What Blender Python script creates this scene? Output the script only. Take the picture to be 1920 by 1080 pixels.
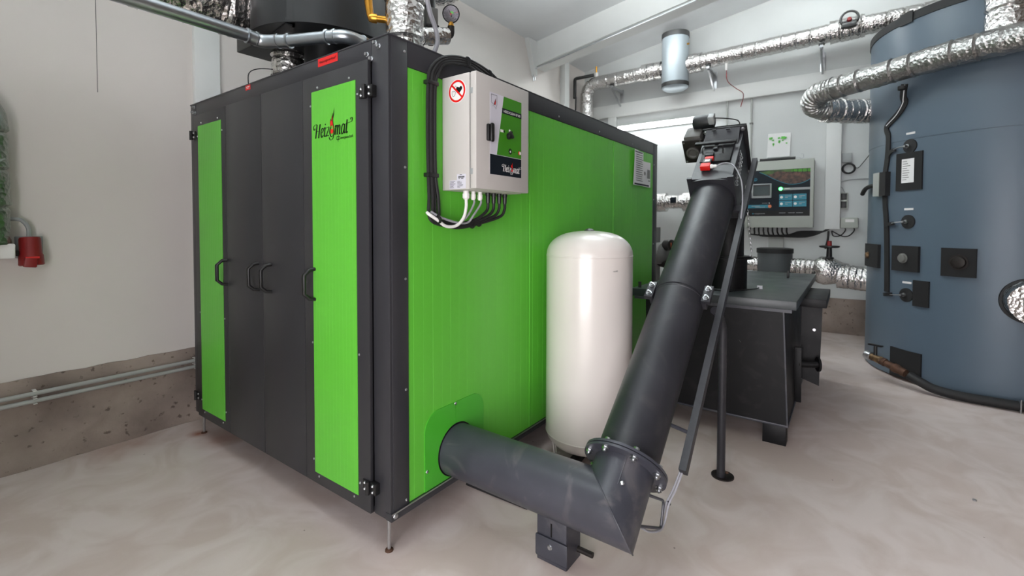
import bpy, bmesh, math, random
from mathutils import Vector, Matrix, noise
random.seed(7)
PI = math.pi
V = Vector
scene = bpy.context.scene
for o in list(bpy.data.objects): bpy.data.objects.remove(o)
COL = scene.collection

# ------------------------------------------------------------------ camera
yaw, pitch, roll = 0.62718, 0.02849, 0.00189
fw = V((math.cos(yaw)*math.cos(pitch), math.sin(yaw)*math.cos(pitch), -math.sin(pitch)))
r0 = V((math.sin(yaw), -math.cos(yaw), 0)); u0 = r0.cross(fw)
rr = r0*math.cos(roll)+u0*math.sin(roll); uu_ = -r0*math.sin(roll)+u0*math.cos(roll)
cd = bpy.data.cameras.new('camera'); cam = bpy.data.objects.new('camera', cd); COL.objects.link(cam)
cam.matrix_world = Matrix(((rr.x, uu_.x, -fw.x, -1.24365), (rr.y, uu_.y, -fw.y, -1.51984), (rr.z, uu_.z, -fw.z, 1.3794), (0, 0, 0, 1)))
cd.sensor_width = 36; cd.lens = 36*874.19/1920; cd.shift_y = -(540-446.32)/1920
cd.clip_start = 0.05
cd.dof.use_dof = True; cd.dof.focus_distance = 2.4; cd.dof.aperture_fstop = 2.6
scene.camera = cam

# ------------------------------------------------------------------ world, lights, exposure
w = bpy.data.worlds.new('world'); scene.world = w; w.use_nodes = True
bg = w.node_tree.nodes['Background']; bg.inputs[0].default_value = (0.80, 0.90, 1.0, 1); bg.inputs[1].default_value = 1.0
vs = scene.view_settings; vs.view_transform = 'Standard'; vs.look = 'None'; vs.gamma = 1; vs.use_curve_mapping = False
vs.exposure = 0.0

def area(name, loc, direction, sx, sy, power, color=(1, 1, 1)):
    l = bpy.data.lights.new(name, 'AREA'); l.shape = 'RECTANGLE'; l.size = sx; l.size_y = sy; l.energy = power; l.color = color
    o = bpy.data.objects.new(name, l); COL.objects.link(o); o.location = loc
    o.rotation_euler = V(direction).to_track_quat('-Z', 'Y').to_euler(); return o
area('door_daylight', (-2.75, -1.55, 1.15), (1, 0.12, -0.05), 2.2, 2.1, 128, (1.0, 0.955, 0.975))

# ------------------------------------------------------------------ materials
def lin(c):
    return tuple((v/255/12.92 if v/255 <= .04045 else ((v/255+.055)/1.055)**2.4) for v in c)
def mat(name, rgb, rough=.5, metal=0.0, var=0.0, vscale=3.0, rvar=0.0, bump=0.0, bscale=60.0, bdist=.002, emit=0.0, spec=.5, stretch=None, rgb2=None, detail=5, coat=0.0):
    m = bpy.data.materials.new(name); m.use_nodes = True; nt = m.node_tree; N = nt.nodes; Lk = nt.links
    b = N['Principled BSDF']; c = lin(rgb)
    b.inputs['Base Color'].default_value = (*c, 1); b.inputs['Roughness'].default_value = rough; b.inputs['Metallic'].default_value = metal
    b.inputs['Specular IOR Level'].default_value = spec
    if coat: b.inputs['Coat Weight'].default_value = coat; b.inputs['Coat Roughness'].default_value = .12
    tc = N.new('ShaderNodeTexCoord'); mp = N.new('ShaderNodeMapping'); Lk.new(tc.outputs['Object'], mp.inputs['Vector'])
    if stretch: mp.inputs['Scale'].default_value = stretch
    if var or rgb2:
        n = N.new('ShaderNodeTexNoise'); n.inputs['Scale'].default_value = vscale; n.inputs['Detail'].default_value = detail; Lk.new(mp.outputs[0], n.inputs['Vector'])
        cr = N.new('ShaderNodeValToRGB'); Lk.new(n.outputs[0], cr.inputs[0])
        c2 = lin(rgb2) if rgb2 else tuple(v*(1-var) for v in c)
        cr.color_ramp.elements[0].position = .3; cr.color_ramp.elements[0].color = (*c2, 1)
        cr.color_ramp.elements[1].position = .7; cr.color_ramp.elements[1].color = (*[min(1, v*(1+var*.5)) for v in c], 1)
        Lk.new(cr.outputs[0], b.inputs['Base Color'])
        if rvar:
            mr = N.new('ShaderNodeMapRange'); Lk.new(n.outputs[0], mr.inputs[0]); mr.inputs[3].default_value = rough-rvar; mr.inputs[4].default_value = rough+rvar
            Lk.new(mr.outputs[0], b.inputs['Roughness'])
    if bump:
        n2 = N.new('ShaderNodeTexNoise'); n2.inputs['Scale'].default_value = bscale; n2.inputs['Detail'].default_value = 4; Lk.new(mp.outputs[0], n2.inputs['Vector'])
        bp = N.new('ShaderNodeBump'); bp.inputs['Strength'].default_value = bump; bp.inputs['Distance'].default_value = bdist
        Lk.new(n2.outputs[0], bp.inputs['Height']); Lk.new(bp.outputs[0], b.inputs['Normal'])
    if emit:
        b.inputs['Emission Color'].default_value = (*c, 1); b.inputs['Emission Strength'].default_value = emit
    return m
def floor_mat():
    m = mat('concrete_floor', (210, 197, 192), .58, var=.09, vscale=.9, rvar=.1, bump=.25, bscale=30, bdist=.003, detail=8)
    nt = m.node_tree; N = nt.nodes; Lk = nt.links; b = N['Principled BSDF']
    old = b.inputs['Base Color'].links[0].from_socket
    tc = N.new('ShaderNodeTexCoord')
    # darker scuffs, brown tint far away from traffic, small pits
    n = N.new('ShaderNodeTexNoise'); n.inputs['Scale'].default_value = 3.2; n.inputs['Detail'].default_value = 9; n.inputs['Distortion'].default_value = 1.2; Lk.new(tc.outputs['Object'], n.inputs['Vector'])
    cr = N.new('ShaderNodeValToRGB'); cr.color_ramp.elements[0].position = .38; cr.color_ramp.elements[0].color = (.85, .81, .78, 1); cr.color_ramp.elements[1].position = .62; cr.color_ramp.elements[1].color = (1, 1, 1, 1)
    Lk.new(n.outputs[0], cr.inputs[0])
    mx = N.new('ShaderNodeMix'); mx.data_type = 'RGBA'; mx.blend_type = 'MULTIPLY'; mx.inputs[0].default_value = 1
    Lk.new(old, mx.inputs[6]); Lk.new(cr.outputs[0], mx.inputs[7])
    vo = N.new('ShaderNodeTexVoronoi'); vo.inputs['Scale'].default_value = 5; Lk.new(tc.outputs['Object'], vo.inputs['Vector'])
    c3 = N.new('ShaderNodeValToRGB'); c3.color_ramp.elements[0].position = .018; c3.color_ramp.elements[0].color = (.35, .3, .27, 1); c3.color_ramp.elements[1].position = .03; c3.color_ramp.elements[1].color = (1, 1, 1, 1)
    Lk.new(vo.outputs['Distance'], c3.inputs[0])
    m2 = N.new('ShaderNodeMix'); m2.data_type = 'RGBA'; m2.blend_type = 'MULTIPLY'; m2.inputs[0].default_value = 1
    Lk.new(mx.outputs[2], m2.inputs[6]); Lk.new(c3.outputs[0], m2.inputs[7])
    # rust stains below the left foot of the boiler
    src = m2.outputs[2]
    for cx, cy, rad, st in ((.0, 1.93, .085, .95), (.05, 1.72, .22, .45), (-.35, 2.12, .35, .35)):
        vm = N.new('ShaderNodeVectorMath'); vm.operation = 'DISTANCE'; Lk.new(N.new('ShaderNodeNewGeometry').outputs['Position'], vm.inputs[0]); vm.inputs[1].default_value = (cx, cy, 0)
        ad = N.new('ShaderNodeMath'); ad.operation = 'MULTIPLY_ADD'; Lk.new(n.outputs[0], ad.inputs[0]); ad.inputs[1].default_value = rad*.9; Lk.new(vm.outputs['Value'], ad.inputs[2])
        mr = N.new('ShaderNodeMapRange'); Lk.new(ad.outputs[0], mr.inputs[0]); mr.inputs[1].default_value = rad*1.3; mr.inputs[2].default_value = rad*.55; mr.inputs[3].default_value = 0; mr.inputs[4].default_value = st
        m3 = N.new('ShaderNodeMix'); m3.data_type = 'RGBA'; Lk.new(mr.outputs[0], m3.inputs[0]); Lk.new(src, m3.inputs[6]); m3.inputs[7].default_value = (*lin((140, 84, 52)), 1)
        src = m3.outputs[2]
    Lk.new(src, b.inputs['Base Color'])
    return m
def concrete_mat():
    m = mat('raw_concrete', (166, 152, 142), .9, rgb2=(116, 104, 96), vscale=2.6, bump=.7, bscale=22, bdist=.012, detail=10)
    nt = m.node_tree; N = nt.nodes; Lk = nt.links; b = N['Principled BSDF']; old = b.inputs['Base Color'].links[0].from_socket
    tc = N.new('ShaderNodeTexCoord')
    n = N.new('ShaderNodeTexNoise'); n.inputs['Scale'].default_value = 26; n.inputs['Detail'].default_value = 3; Lk.new(tc.outputs['Object'], n.inputs['Vector'])
    cr = N.new('ShaderNodeValToRGB'); cr.color_ramp.elements[0].position = .30; cr.color_ramp.elements[0].color = (.32, .28, .25, 1); cr.color_ramp.elements[1].position = .37; cr.color_ramp.elements[1].color = (1, 1, 1, 1)
    Lk.new(n.outputs[0], cr.inputs[0])
    mx = N.new('ShaderNodeMix'); mx.data_type = 'RGBA'; mx.blend_type = 'MULTIPLY'; mx.inputs[0].default_value = .8
    Lk.new(old, mx.inputs[6]); Lk.new(cr.outputs[0], mx.inputs[7]); Lk.new(mx.outputs[2], b.inputs['Base Color'])
    return m
def foil_mat(name='foil', rough=.22, rgb=(214, 212, 210)):
    m = mat(name, rgb, rough, metal=1.0, bump=.8, bscale=55, bdist=.006)
    nt = m.node_tree; N = nt.nodes; Lk = nt.links; b = N['Principled BSDF']
    tc = N.new('ShaderNodeTexCoord'); vo = N.new('ShaderNodeTexVoronoi'); vo.feature = 'F1'; vo.inputs['Scale'].default_value = 42; Lk.new(tc.outputs['Object'], vo.inputs['Vector'])
    old = b.inputs['Normal'].links[0].from_node
    bp = N.new('ShaderNodeBump'); bp.inputs['Strength'].default_value = .45; bp.inputs['Distance'].default_value = .012
    Lk.new(vo.outputs['Distance'], bp.inputs['Height']); Lk.new(old.outputs[0], bp.inputs['Normal']); Lk.new(bp.outputs[0], b.inputs['Normal'])
    return m
def scuffed(name, rgb, rough=.45, st=.14, spec=.5):
    m = mat(name, rgb, rough, spec=spec, var=.18, vscale=6, rvar=.12, bump=.06, bscale=120)
    nt = m.node_tree; N = nt.nodes; Lk = nt.links; b = N['Principled BSDF']; old = b.inputs['Base Color'].links[0].from_socket
    tc = N.new('ShaderNodeTexCoord'); mp = N.new('ShaderNodeMapping'); mp.inputs['Scale'].default_value = (1, 1, 1); mp.inputs['Rotation'].default_value = (.4, .7, .3); Lk.new(tc.outputs['Object'], mp.inputs['Vector'])
    n = N.new('ShaderNodeTexNoise'); n.inputs['Scale'].default_value = 4; n.inputs['Detail'].default_value = 10; n.inputs['Distortion'].default_value = 3.0; Lk.new(mp.outputs[0], n.inputs['Vector'])
    cr = N.new('ShaderNodeValToRGB'); cr.color_ramp.elements[0].position = .55; cr.color_ramp.elements[0].color = (0, 0, 0, 1); cr.color_ramp.elements[1].position = .75; cr.color_ramp.elements[1].color = (st, st, st, 1)
    Lk.new(n.outputs[0], cr.inputs[0])
    mx = N.new('ShaderNodeMix'); mx.data_type = 'RGBA'; Lk.new(cr.outputs[0], mx.inputs[0]); Lk.new(old, mx.inputs[6]); mx.inputs[7].default_value = (*lin((128, 122, 120)), 1)
    Lk.new(mx.outputs[2], b.inputs['Base Color'])
    return m
M = dict(
    wall=mat('white_wall_paint', (222, 221, 220), .85, var=.05, vscale=1.3, bump=.15, bscale=25),
    wallb=mat('cool_white_wall_paint', (206, 209, 208), .85, var=.05, vscale=1.3, bump=.15, bscale=25),
    wallw=mat('warm_white_wall_paint', (216, 210, 205), .8, var=.06, vscale=1.0, bump=.12, bscale=25),
    ceil=mat('ceiling_paint', (232, 235, 236), .9, var=.03),
    trunk=mat('painted_trim', (222, 224, 222), .6, var=.03),
    floor=floor_mat(), conc=concrete_mat(),
    dark=mat('anthracite_coating', (47, 47, 51), .42, var=.08, vscale=2, rvar=.05, bump=.04, bscale=300),
    dark2=mat('anthracite_door_coating', (45, 45, 48), .45, var=.06, vscale=2, rvar=.05, bump=.04, bscale=300),
    green=mat('green_coating', (94, 186, 56), .34, var=.04, vscale=2, stretch=(1, 1, .2)),
    green2=mat('green_cover_coating', (70, 172, 44), .34, var=.05, vscale=2),
    pipe=scuffed('scuffed_grey_paint', (58, 59, 67), .4, .30), pipe2=scuffed('dark_tube_paint', (42, 42, 47), .42, .10, .4),
    bin=scuffed('dull_black_paint', (13, 13, 16), .5, .05, .3),
    lid=mat('lid_paint', (50, 56, 58), .38, var=.25, vscale=5, rvar=.12),
    blk=mat('black_plastic', (20, 20, 21), .42, var=.1),
    rubber=mat('black_rubber', (24, 24, 25), .65, var=.1),
    steel=mat('zinc_steel', (190, 192, 195), .28, metal=1, var=.1, vscale=30, bump=.1, bscale=80),
    galv=mat('galvanised_pipe', (178, 184, 190), .30, metal=1, var=.12, vscale=14, bump=.05, bscale=40),
    foil=foil_mat(), foild=foil_mat('foil_dull', .32, (178, 178, 176)),
    foilw=foil_mat('foil_wall_duct', .28, (150, 158, 150)),
    tank=mat('white_tank_enamel', (222, 215, 210), .28, var=.02, coat=.5),
    buf=mat('blue_grey_jacket', (82, 97, 110), .4, var=.05, vscale=1.5, bump=.25, bscale=260, bdist=.0008),
    box=mat('light_grey_box_coating', (190, 186, 182), .5, var=.02, bump=.05, bscale=300),
    boxd=mat('grey_cabinet_coating', (168, 172, 164), .5, var=.03),
    white=mat('white_plastic', (230, 228, 226), .45), paper=mat('paper', (238, 238, 238), .6, var=.03),
    grey=mat('grey_plastic', (150, 154, 154), .5), grey2=mat('grey_cable_sheath', (150, 150, 156), .5),
    conduit=mat('conduit_grey', (160, 162, 158), .45, var=.04), mgrey=mat('mid_grey', (106, 106, 103), .5),
    red=mat('red_plastic', (200, 20, 16), .45), dred=mat('dark_red_socket', (128, 24, 24), .45, var=.1), redst=mat('red_sticker', (214, 16, 14), .35),
    navy=mat('navy_print', (10, 20, 30), .55, spec=.25), black=mat('black_print', (9, 9, 9), .5, spec=.3), lilac=mat('pale_lilac_print', (206, 204, 214), .45),
    teal=mat('teal_print', (26, 118, 138), .45), orange=mat('orange_print', (214, 116, 70), .5), pgreen=mat('print_green', (56, 130, 10), .45),
    brass=mat('brass', (206, 150, 62), .3, metal=1, var=.15, vscale=20), rust=mat('rusty_iron', (92, 66, 52), .7, metal=.5, var=.4, vscale=25, bump=.4, bscale=60),
    iron=mat('dark_iron', (52, 48, 46), .5, metal=.7, var=.3, vscale=20), silv=mat('grey_vessel_jacket', (164, 174, 180), .4, metal=.3, var=.03),
    cast=mat('cast_gearbox', (80, 78, 75), .55, var=.15, vscale=12), pot=mat('dark_pot_paint', (74, 78, 80), .5, var=.05), drum=mat('black_drum_paint', (28, 30, 32), .45, var=.15),
    screen=mat('display_glass', (66, 74, 76), .15), led=mat('green_lamp', (60, 255, 90), .3, emit=14),
    lamp=mat('lamp_diffuser', (255, 255, 255), .3, emit=10), leaf=mat('photo_foliage', (74, 110, 50), .6, rgb2=(32, 30, 28), vscale=14),
    soil=mat('photo_wood_chips', (104, 74, 62), .6, rgb2=(24, 22, 22), vscale=26), foam=mat('black_foam', (22, 22, 23), .85),
    dirt=mat('brass_dirty', (150, 120, 84), .45, metal=.7, rgb2=(60, 50, 44), vscale=22), glassw=mat('gauge_face', (206, 202, 214), .3),
)

# ------------------------------------------------------------------ mesh helpers
def BM(): return bmesh.new()
def add_box(bm, x0, x1, y0, y1, z0, z1, mtx=None, bev=0.0):
    t = bmesh.new() if bev else bm
    vs_ = [t.verts.new((x, y, z)) for x in (x0, x1) for y in (y0, y1) for z in (z0, z1)]
    for f in ((0, 1, 3, 2), (4, 6, 7, 5), (0, 4, 5, 1), (2, 3, 7, 6), (0, 2, 6, 4), (1, 5, 7, 3)): t.faces.new([vs_[i] for i in f])
    if bev:
        bmesh.ops.bevel(t, geom=t.edges[:], offset=bev, segments=2, affect='EDGES', profile=.5)
        mp = {}
        for v in t.verts: mp[v.index] = None
        t.verts.index_update()
        nv = [bm.verts.new(mtx @ v.co if mtx else v.co) for v in t.verts]
        for f in t.faces: bm.faces.new([nv[v.index] for v in f.verts])
        t.free()
    elif mtx:
        for v in vs_: v.co = mtx @ v.co
    return bm
def B(*a, **k): return add_box(BM(), *a, **k)
def frame_at(d):
    d = V(d).normalized(); a = V((0, 0, 1)) if abs(d.z) < .95 else V((1, 0, 0))
    u = d.cross(a).normalized(); return u, d.cross(u).normalized(), d
def ring(bm, c, u, v, r, seg, ph=0): return [bm.verts.new(V(c)+u*r*math.cos(2*PI*i/seg+ph)+v*r*math.sin(2*PI*i/seg+ph)) for i in range(seg)]
def bridge(bm, a, b):
    n = len(a)
    for i in range(n): bm.faces.new((a[i], a[(i+1) % n], b[(i+1) % n], b[i]))
def add_lathe(bm, origin, axis, prof, seg=24, cap=True):
    """prof: list of (distance along axis, radius)"""
    u, v, d = frame_at(axis); o = V(origin); prev = None
    for h, r in prof:
        rg = ring(bm, o+d*h, u, v, max(r, 1e-5), seg)
        if prev: bridge(bm, prev, rg)
        elif cap: bm.faces.new(rg[::-1])
        prev = rg
    if cap: bm.faces.new(prev)
    return bm
def lathe(*a, **k): return add_lathe(BM(), *a, **k)
def add_cyl(bm, p0, p1, r, seg=16, r2=None):
    p0, p1 = V(p0), V(p1); return add_lathe(bm, p0, p1-p0, [(0, r), ((p1-p0).length, r if r2 is None else r2)], seg)
def cyl(*a, **k): return add_cyl(BM(), *a, **k)
def catmull(pts, n=8):
    P = [V(p) for p in pts]; out = []
    for i in range(len(P)-1):
        a = P[i-1] if i else P[0]*2-P[1]; b, c = P[i], P[i+1]; d = P[i+2] if i+2 < len(P) else P[-1]*2-P[-2]
        for k in range(n):
            t = k/n; out.append(.5*((2*b)+(c-a)*t+(2*a-5*b+4*c-d)*t*t+(3*b-a-3*c+d)*t**3))
    out.append(P[-1]); return out
def fillet(pts, rad, n=6):
    P = [V(p) for p in pts]; out = [P[0]]
    for i in range(1, len(P)-1):
        a, b, c = P[i-1], P[i], P[i+1]; da, dc = (a-b), (c-b)
        r = min(rad, da.length*.49, dc.length*.49); s, e = b+da.normalized()*r, b+dc.normalized()*r
        for k in range(n+1):
            t = k/n; out.append((s*(1-t)**2)+(b*2*t*(1-t))+(e*t*t))
    out.append(P[-1]); return out
def add_tube(bm, path, r, seg=10, rfun=None, cap=True, vfun=None):
    P = [V(p) for p in path]; prev = None; u = None; dist = 0
    for i, p in enumerate(P):
        d = ((P[i+1]-p) if i == 0 else (p-P[i-1]) if i == len(P)-1 else (P[i+1]-P[i-1]))
        if d.length < 1e-9: continue
        d.normalize()
        if u is None: u = frame_at(d)[0]
        else: u = (u-d*u.dot(d)).normalized()
        v = d.cross(u)
        if i: dist += (p-P[i-1]).length
        R = r if not rfun else rfun(dist)
        rg = []
        for k in range(seg):
            a = 2*PI*k/seg; n_ = u*math.cos(a)+v*math.sin(a); q = p+n_*R
            if vfun: q = p+n_*(R+vfun(q, dist))
            rg.append(bm.verts.new(q))
        if prev: bridge(bm, prev, rg)
        elif cap: bm.faces.new(rg[::-1])
        prev = rg
    if cap: bm.faces.new(prev)
    return bm
def tube(*a, **k): return add_tube(BM(), *a, **k)
def add_prism(bm, poly, o, ex, ey, ez, depth):
    """poly 2D in (ex, ey), extruded along ez"""
    o, ex, ey, ez = V(o), V(ex), V(ey), V(ez)
    a = [bm.verts.new(o+ex*x+ey*y) for x, y in poly]; b = [bm.verts.new(o+ex*x+ey*y+ez*depth) for x, y in poly]
    bm.faces.new(a[::-1]); bm.faces.new(b); bridge(bm, a, b); return bm
def prism(*a): return add_prism(BM(), *a)
def resample(pts, step):
    out = [V(pts[0])]; acc = 0
    for i in range(1, len(pts)):
        a, b = V(pts[i-1]), V(pts[i]); L_ = (b-a).length; t = step-acc
        while t <= L_: out.append(a+(b-a)*(t/L_)); t += step
        acc = (acc+L_) % step if L_ else acc
    if (out[-1]-V(pts[-1])).length > step*.3: out.append(V(pts[-1]))
    return out
def foil(path, r, rad=.0, amp=.006, band=.16, seg=36, step=.014, k=9.0):
    P = fillet(path, rad, 10) if rad else [V(p) for p in path]
    P = resample(P, step)
    def vf(q, d):
        n = noise.noise(q*k)*amp*.5 + abs(noise.noise(q*k*3.2+V((3, 1, 7))))*amp*.8
        t = (d % band)/band
        lip = .0045 if t < .14 else 0.0
        dip = -.009 if .93 < t else 0.0
        return n+lip+dip
    return tube(P, r, seg, vfun=vf)
ORG = {}
def obj(name, bm, m, parent=None, smooth=None, label=None):
    bmesh.ops.recalc_face_normals(bm, faces=bm.faces[:])
    if parent is None:
        xs = [v.co.x for v in bm.verts]; ys = [v.co.y for v in bm.verts]; zs = [v.co.z for v in bm.verts]
        org = V(((min(xs)+max(xs))/2, (min(ys)+max(ys))/2, min(zs)))
    else: org = ORG[parent.name]
    for v in bm.verts: v.co -= org
    me = bpy.data.meshes.new(name); bm.to_mesh(me); bm.free()
    me.materials.append(M[m] if isinstance(m, str) else m)
    if smooth is None: smooth = 35
    if smooth:
        me.polygons.foreach_set('use_smooth', [True]*len(me.polygons))
        try: me.set_sharp_from_angle(angle=math.radians(smooth))
        except Exception: pass
    o = bpy.data.objects.new(name, me); COL.objects.link(o)
    if parent is None: o.location = org
    else: o.parent = parent
    ORG[o.name] = org
    if label: o['label'] = label
    return o
def thing(name, label, cat, loc, group=None):
    o = bpy.data.objects.new(name, None); o.empty_display_size = .1; COL.objects.link(o); o.location = loc; ORG[o.name] = V(loc)
    o['label'] = label; o['category'] = cat
    if group: o['group'] = group
    return o
def tag(o, label, cat, group=None):
    o['label'] = label; o['category'] = cat
    if group: o['group'] = group
    return o
def struct(name, bm, m, smooth=None):
    o = obj(name, bm, m, None, smooth); o['kind'] = 'structure'; return o
def text(name, s, o, ex, ey, size, m, parent, shear=0.0, width=None):
    """flat print: lower left corner o, reading direction ex, up ey"""
    cu = bpy.data.curves.new('t', 'FONT'); cu.body = s; cu.size = 1; cu.shear = shear; cu.resolution_u = 2; cu.offset = .012
    to = bpy.data.objects.new('t', cu); COL.objects.link(to)
    dg = bpy.context.evaluated_depsgraph_get(); me = bpy.data.meshes.new_from_object(to.evaluated_get(dg))
    bm = BM(); bm.from_mesh(me); bpy.data.objects.remove(to); bpy.data.curves.remove(cu); bpy.data.meshes.remove(me)
    xs = [v.co.x for v in bm.verts]; w0, w1 = min(xs), max(xs)
    sx = size if width is None else width/(w1-w0)
    ex, ey = V(ex), V(ey)
    for v in bm.verts: v.co = V(o)+ex*((v.co.x-w0)*sx)+ey*(v.co.y*size)
    return obj(name, bm, m, parent, smooth=0)
class Plane:
    """2D drawing plane for flat print: point o, axes ex ey, outward normal"""
    def __init__(s, o, ex, ey, n): s.o, s.ex, s.ey, s.n = V(o), V(ex), V(ey), V(n)
    def p(s, x, y, k=0): return s.o+s.ex*x+s.ey*y+s.n*k
    def poly(s, bm, pts, lift=.0006, th=.0006):
        return add_prism(bm, pts, s.o+s.n*(lift-th), s.ex, s.ey, s.n, th)
    def rect(s, bm, x0, x1, y0, y1, lift=.0006, th=.0006): return s.poly(bm, [(x0, y0), (x1, y0), (x1, y1), (x0, y1)], lift, th)
    def disc(s, bm, x, y, r, lift=.0006, th=.0006, seg=20): return s.poly(bm, [(x+r*math.cos(2*PI*i/seg), y+r*math.sin(2*PI*i/seg)) for i in range(seg)], lift, th)
    def stroke(s, bm, pts, wd, nib=None, lift=.0012, n=6):
        P = [V((a, b, 0)) for a, b in pts]
        P = catmull(P, n) if n > 1 else P
        L_, R_ = [], []
        for i, q in enumerate(P):
            d = (P[min(i+1, len(P)-1)]-P[max(i-1, 0)]).normalized(); nr = V((-d.y, d.x, 0))
            wv = wd
            if nib is not None: wv = wd*(.28+.72*abs(nr.x*math.cos(nib)+nr.y*math.sin(nib)))
            L_.append(q+nr*wv/2); R_.append(q-nr*wv/2)
        a = [bm.verts.new(s.p(q.x, q.y, lift)) for q in L_]; b = [bm.verts.new(s.p(q.x, q.y, lift)) for q in R_]
        for i in range(len(P)-1): bm.faces.new((a[i], a[i+1], b[i+1], b[i]))
        return bm
def swash_logo(pl, x0, y0, u, m_text, parent, flame='red'):
    """ornamental italic lettering 'Heiz o mat' with a flame rising from the o"""
    bm = BM(); nb = 0.15
    def st(pts, dx, wd=.17): pl.stroke(bm, [(x0+(x+dx)*u, y0+y*u) for x, y in pts], wd*1.22*u, nb)
    st([(.42, 1.5), (.25, .75), (.08, 0)], 0, .2); st([(1.02, 1.5), (.85, .75), (.68, 0)], 0, .2); st([(.2, .76), (.9, .76)], 0, .1)
    st([(.5, 1.46), (.15, 1.55), (-.25, 1.4), (-.3, 1.05), (-.08, .98), (-.05, 1.15)], 0, .13)
    for sx in (.08, .68): st([(sx-.12, 0), (sx+.14, .02)], 0, .1)
    st([(.94, 1.48), (1.14, 1.5)], 0, .1)
    st([(.1, .48), (.4, .6), (.52, .85), (.3, 1.0), (.08, .7), (.05, .3), (.22, .0), (.52, .22)], 1.12, .17)
    st([(.0, .92), (.2, 1.0), (.08, .4), (.12, .04), (.28, .1)], 1.78, .18); st([(.22, 1.3), (.3, 1.42)], 1.78, .18)
    st([(.0, .92), (.3, .98), (.62, .92), (.05, .06), (.3, .1), (.6, .02)], 2.12, .14)
    # o with long tail
    st([(.25, .95), (.02, .55), (.12, .05), (.42, -.12), (.75, .1), (.82, .6), (.72, .95)], 2.86, .15)
    st([(-.15, -.15), (.1, -.45), (.5, -.4), (.8, -.05)], 2.86, .12)
    st([(.0, .9), (.2, 1.0), (.1, .5), (.0, .0)], 3.86, .19); st([(.1, .65), (.35, .98), (.52, .85), (.45, .4), (.38, 0)], 3.86, .18); st([(.5, .65), (.72, .98), (.9, .85), (.82, .35), (.84, .02), (1.0, .1)], 3.86, .18)
    st([(.6, .9), (.35, 1.0), (.08, .6), (.1, .05), (.3, .02), (.58, .5)], 4.98, .17); st([(.68, .98), (.56, .4), (.6, .03), (.76, .1)], 4.98, .18)
    st([(.3, 1.4), (.2, .8), (.1, .2), (.2, .0), (.4, .12)], 5.78, .19); st([(.0, .98), (.3, 1.0), (.75, 1.05), (1.12, 1.12), (1.2, 1.45), (.95, 1.5), (.95, 1.3)], 5.78, .12)
    o = obj('lettering', bm, m_text, parent, smooth=0)
    bk = BM(); X, Y = x0+3.3*u, y0
    pl.poly(bk, [(X+a*u, Y+b*u) for a, b in ((-.3, .98), (-.36, 1.5), (-.28, 1.9), (-.12, 1.6), (-.02, 2.1), (.12, 2.45), (.1, 1.95), (.3, 2.4), (.42, 3.0), (.42, 2.3), (.2, 1.8), (.22, 1.45), (.36, .95), (.36, .6), (.1, 1.15))], .0014)
    obj('flame_outline', bk, 'black', parent, smooth=0)
    fr = BM(); pl.poly(fr, [(X+a*u, Y+b*u) for a, b in ((-.24, 1.0), (-.28, 1.45), (-.2, 1.7), (-.05, 1.5), (.04, 1.9), (.12, 2.1), (.1, 1.6), (.2, 1.2), (.3, .9), (.3, .7), (.06, 1.2))], .002)
    pl.disc(fr, X, Y+.46*u, .27*u, .002)
    obj('flame', fr, 'redst', parent, smooth=0)
SCREW = {}
def screws(spots, n, parent, r=.006, name='screw', m='steel', hx=False, h=.004):
    n = V(n)
    for s in spots:
        s = V(s)
        key = (tuple(n), r, hx, h)
        if key not in SCREW:
            bm = BM()
            if hx: add_lathe(bm, (0, 0, 0), n, [(0, r*1.5), (.0015, r*1.5), (.0016, r), (h, r*.95)], 6)
            else: add_lathe(bm, (0, 0, 0), n, [(0, r), (h*.6, r*.85), (h, r*.4)], 8)
            bmesh.ops.recalc_face_normals(bm, faces=bm.faces[:])
            me = bpy.data.meshes.new('screw'); bm.to_mesh(me); bm.free(); me.materials.append(M[m]); SCREW[key] = me
        o = bpy.data.objects.new(name, SCREW[key]); COL.objects.link(o); o.parent = parent; o.location = s-ORG[parent.name]; ORG[o.name] = ORG[parent.name]

X, Y, Z = V((1, 0, 0)), V((0, 1, 0)), V((0, 0, 1))

# ------------------------------------------------------------------ the room
YL, YR, XB, XR = 2.2, -5.4, 6.0, -2.2
def ceil_z(y): return 3.98+.16*(YL-y)
struct('floor', B(XR-3, XB+.2, YR-.2, YL+.2, -.12, 0), 'floor')
# left wall is white above a raw concrete plinth
struct('wall_left', B(XR, XB, YL, YL+.2, .505, 4.1), 'wallw')
pl_bm = BM()
nseg = 130
xs_ = [XR+(XB-XR)*i/nseg for i in range(nseg+1)]
zs_ = [0, .03, .1, .18, .26, .34, .42, .49, .515]
g = [[pl_bm.verts.new((x, YL-.012-.012*noise.noise(V((x*5, z*6, 0)))-.006*noise.noise(V((x*19, z*19, 4)))-(.02 if z < .05 else 0)*abs(noise.noise(V((x*7, 0, 2)))), z+(.008*noise.noise(V((x*9, 3, 0))) if z > .5 else 0))) for z in zs_] for x in xs_]
for i in range(nseg):
    for j in range(len(zs_)-1): pl_bm.faces.new((g[i][j], g[i+1][j], g[i+1][j+1], g[i][j+1]))
for i in range(nseg):
    a, b = g[i][-1], g[i+1][-1]
    c, d = pl_bm.verts.new((b.co.x, YL+.1, b.co.z)), pl_bm.verts.new((a.co.x, YL+.1, a.co.z)); pl_bm.faces.new((a, b, c, d))
struct('baseboard_left', pl_bm, 'conc')
def wall_poly(x0, x1):
    bm = BM(); add_prism(bm, [(YL+.2, .44), (YL+.2, ceil_z(YL+.2)), (YR-.2, ceil_z(YR-.2)), (YR-.2, .44)], (x0, 0, 0), Y, Z, X, x1-x0); return bm
struct('wall_back', wall_poly(XB, XB+.2), 'wallb')
pb = BM(); n2 = 90
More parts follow.
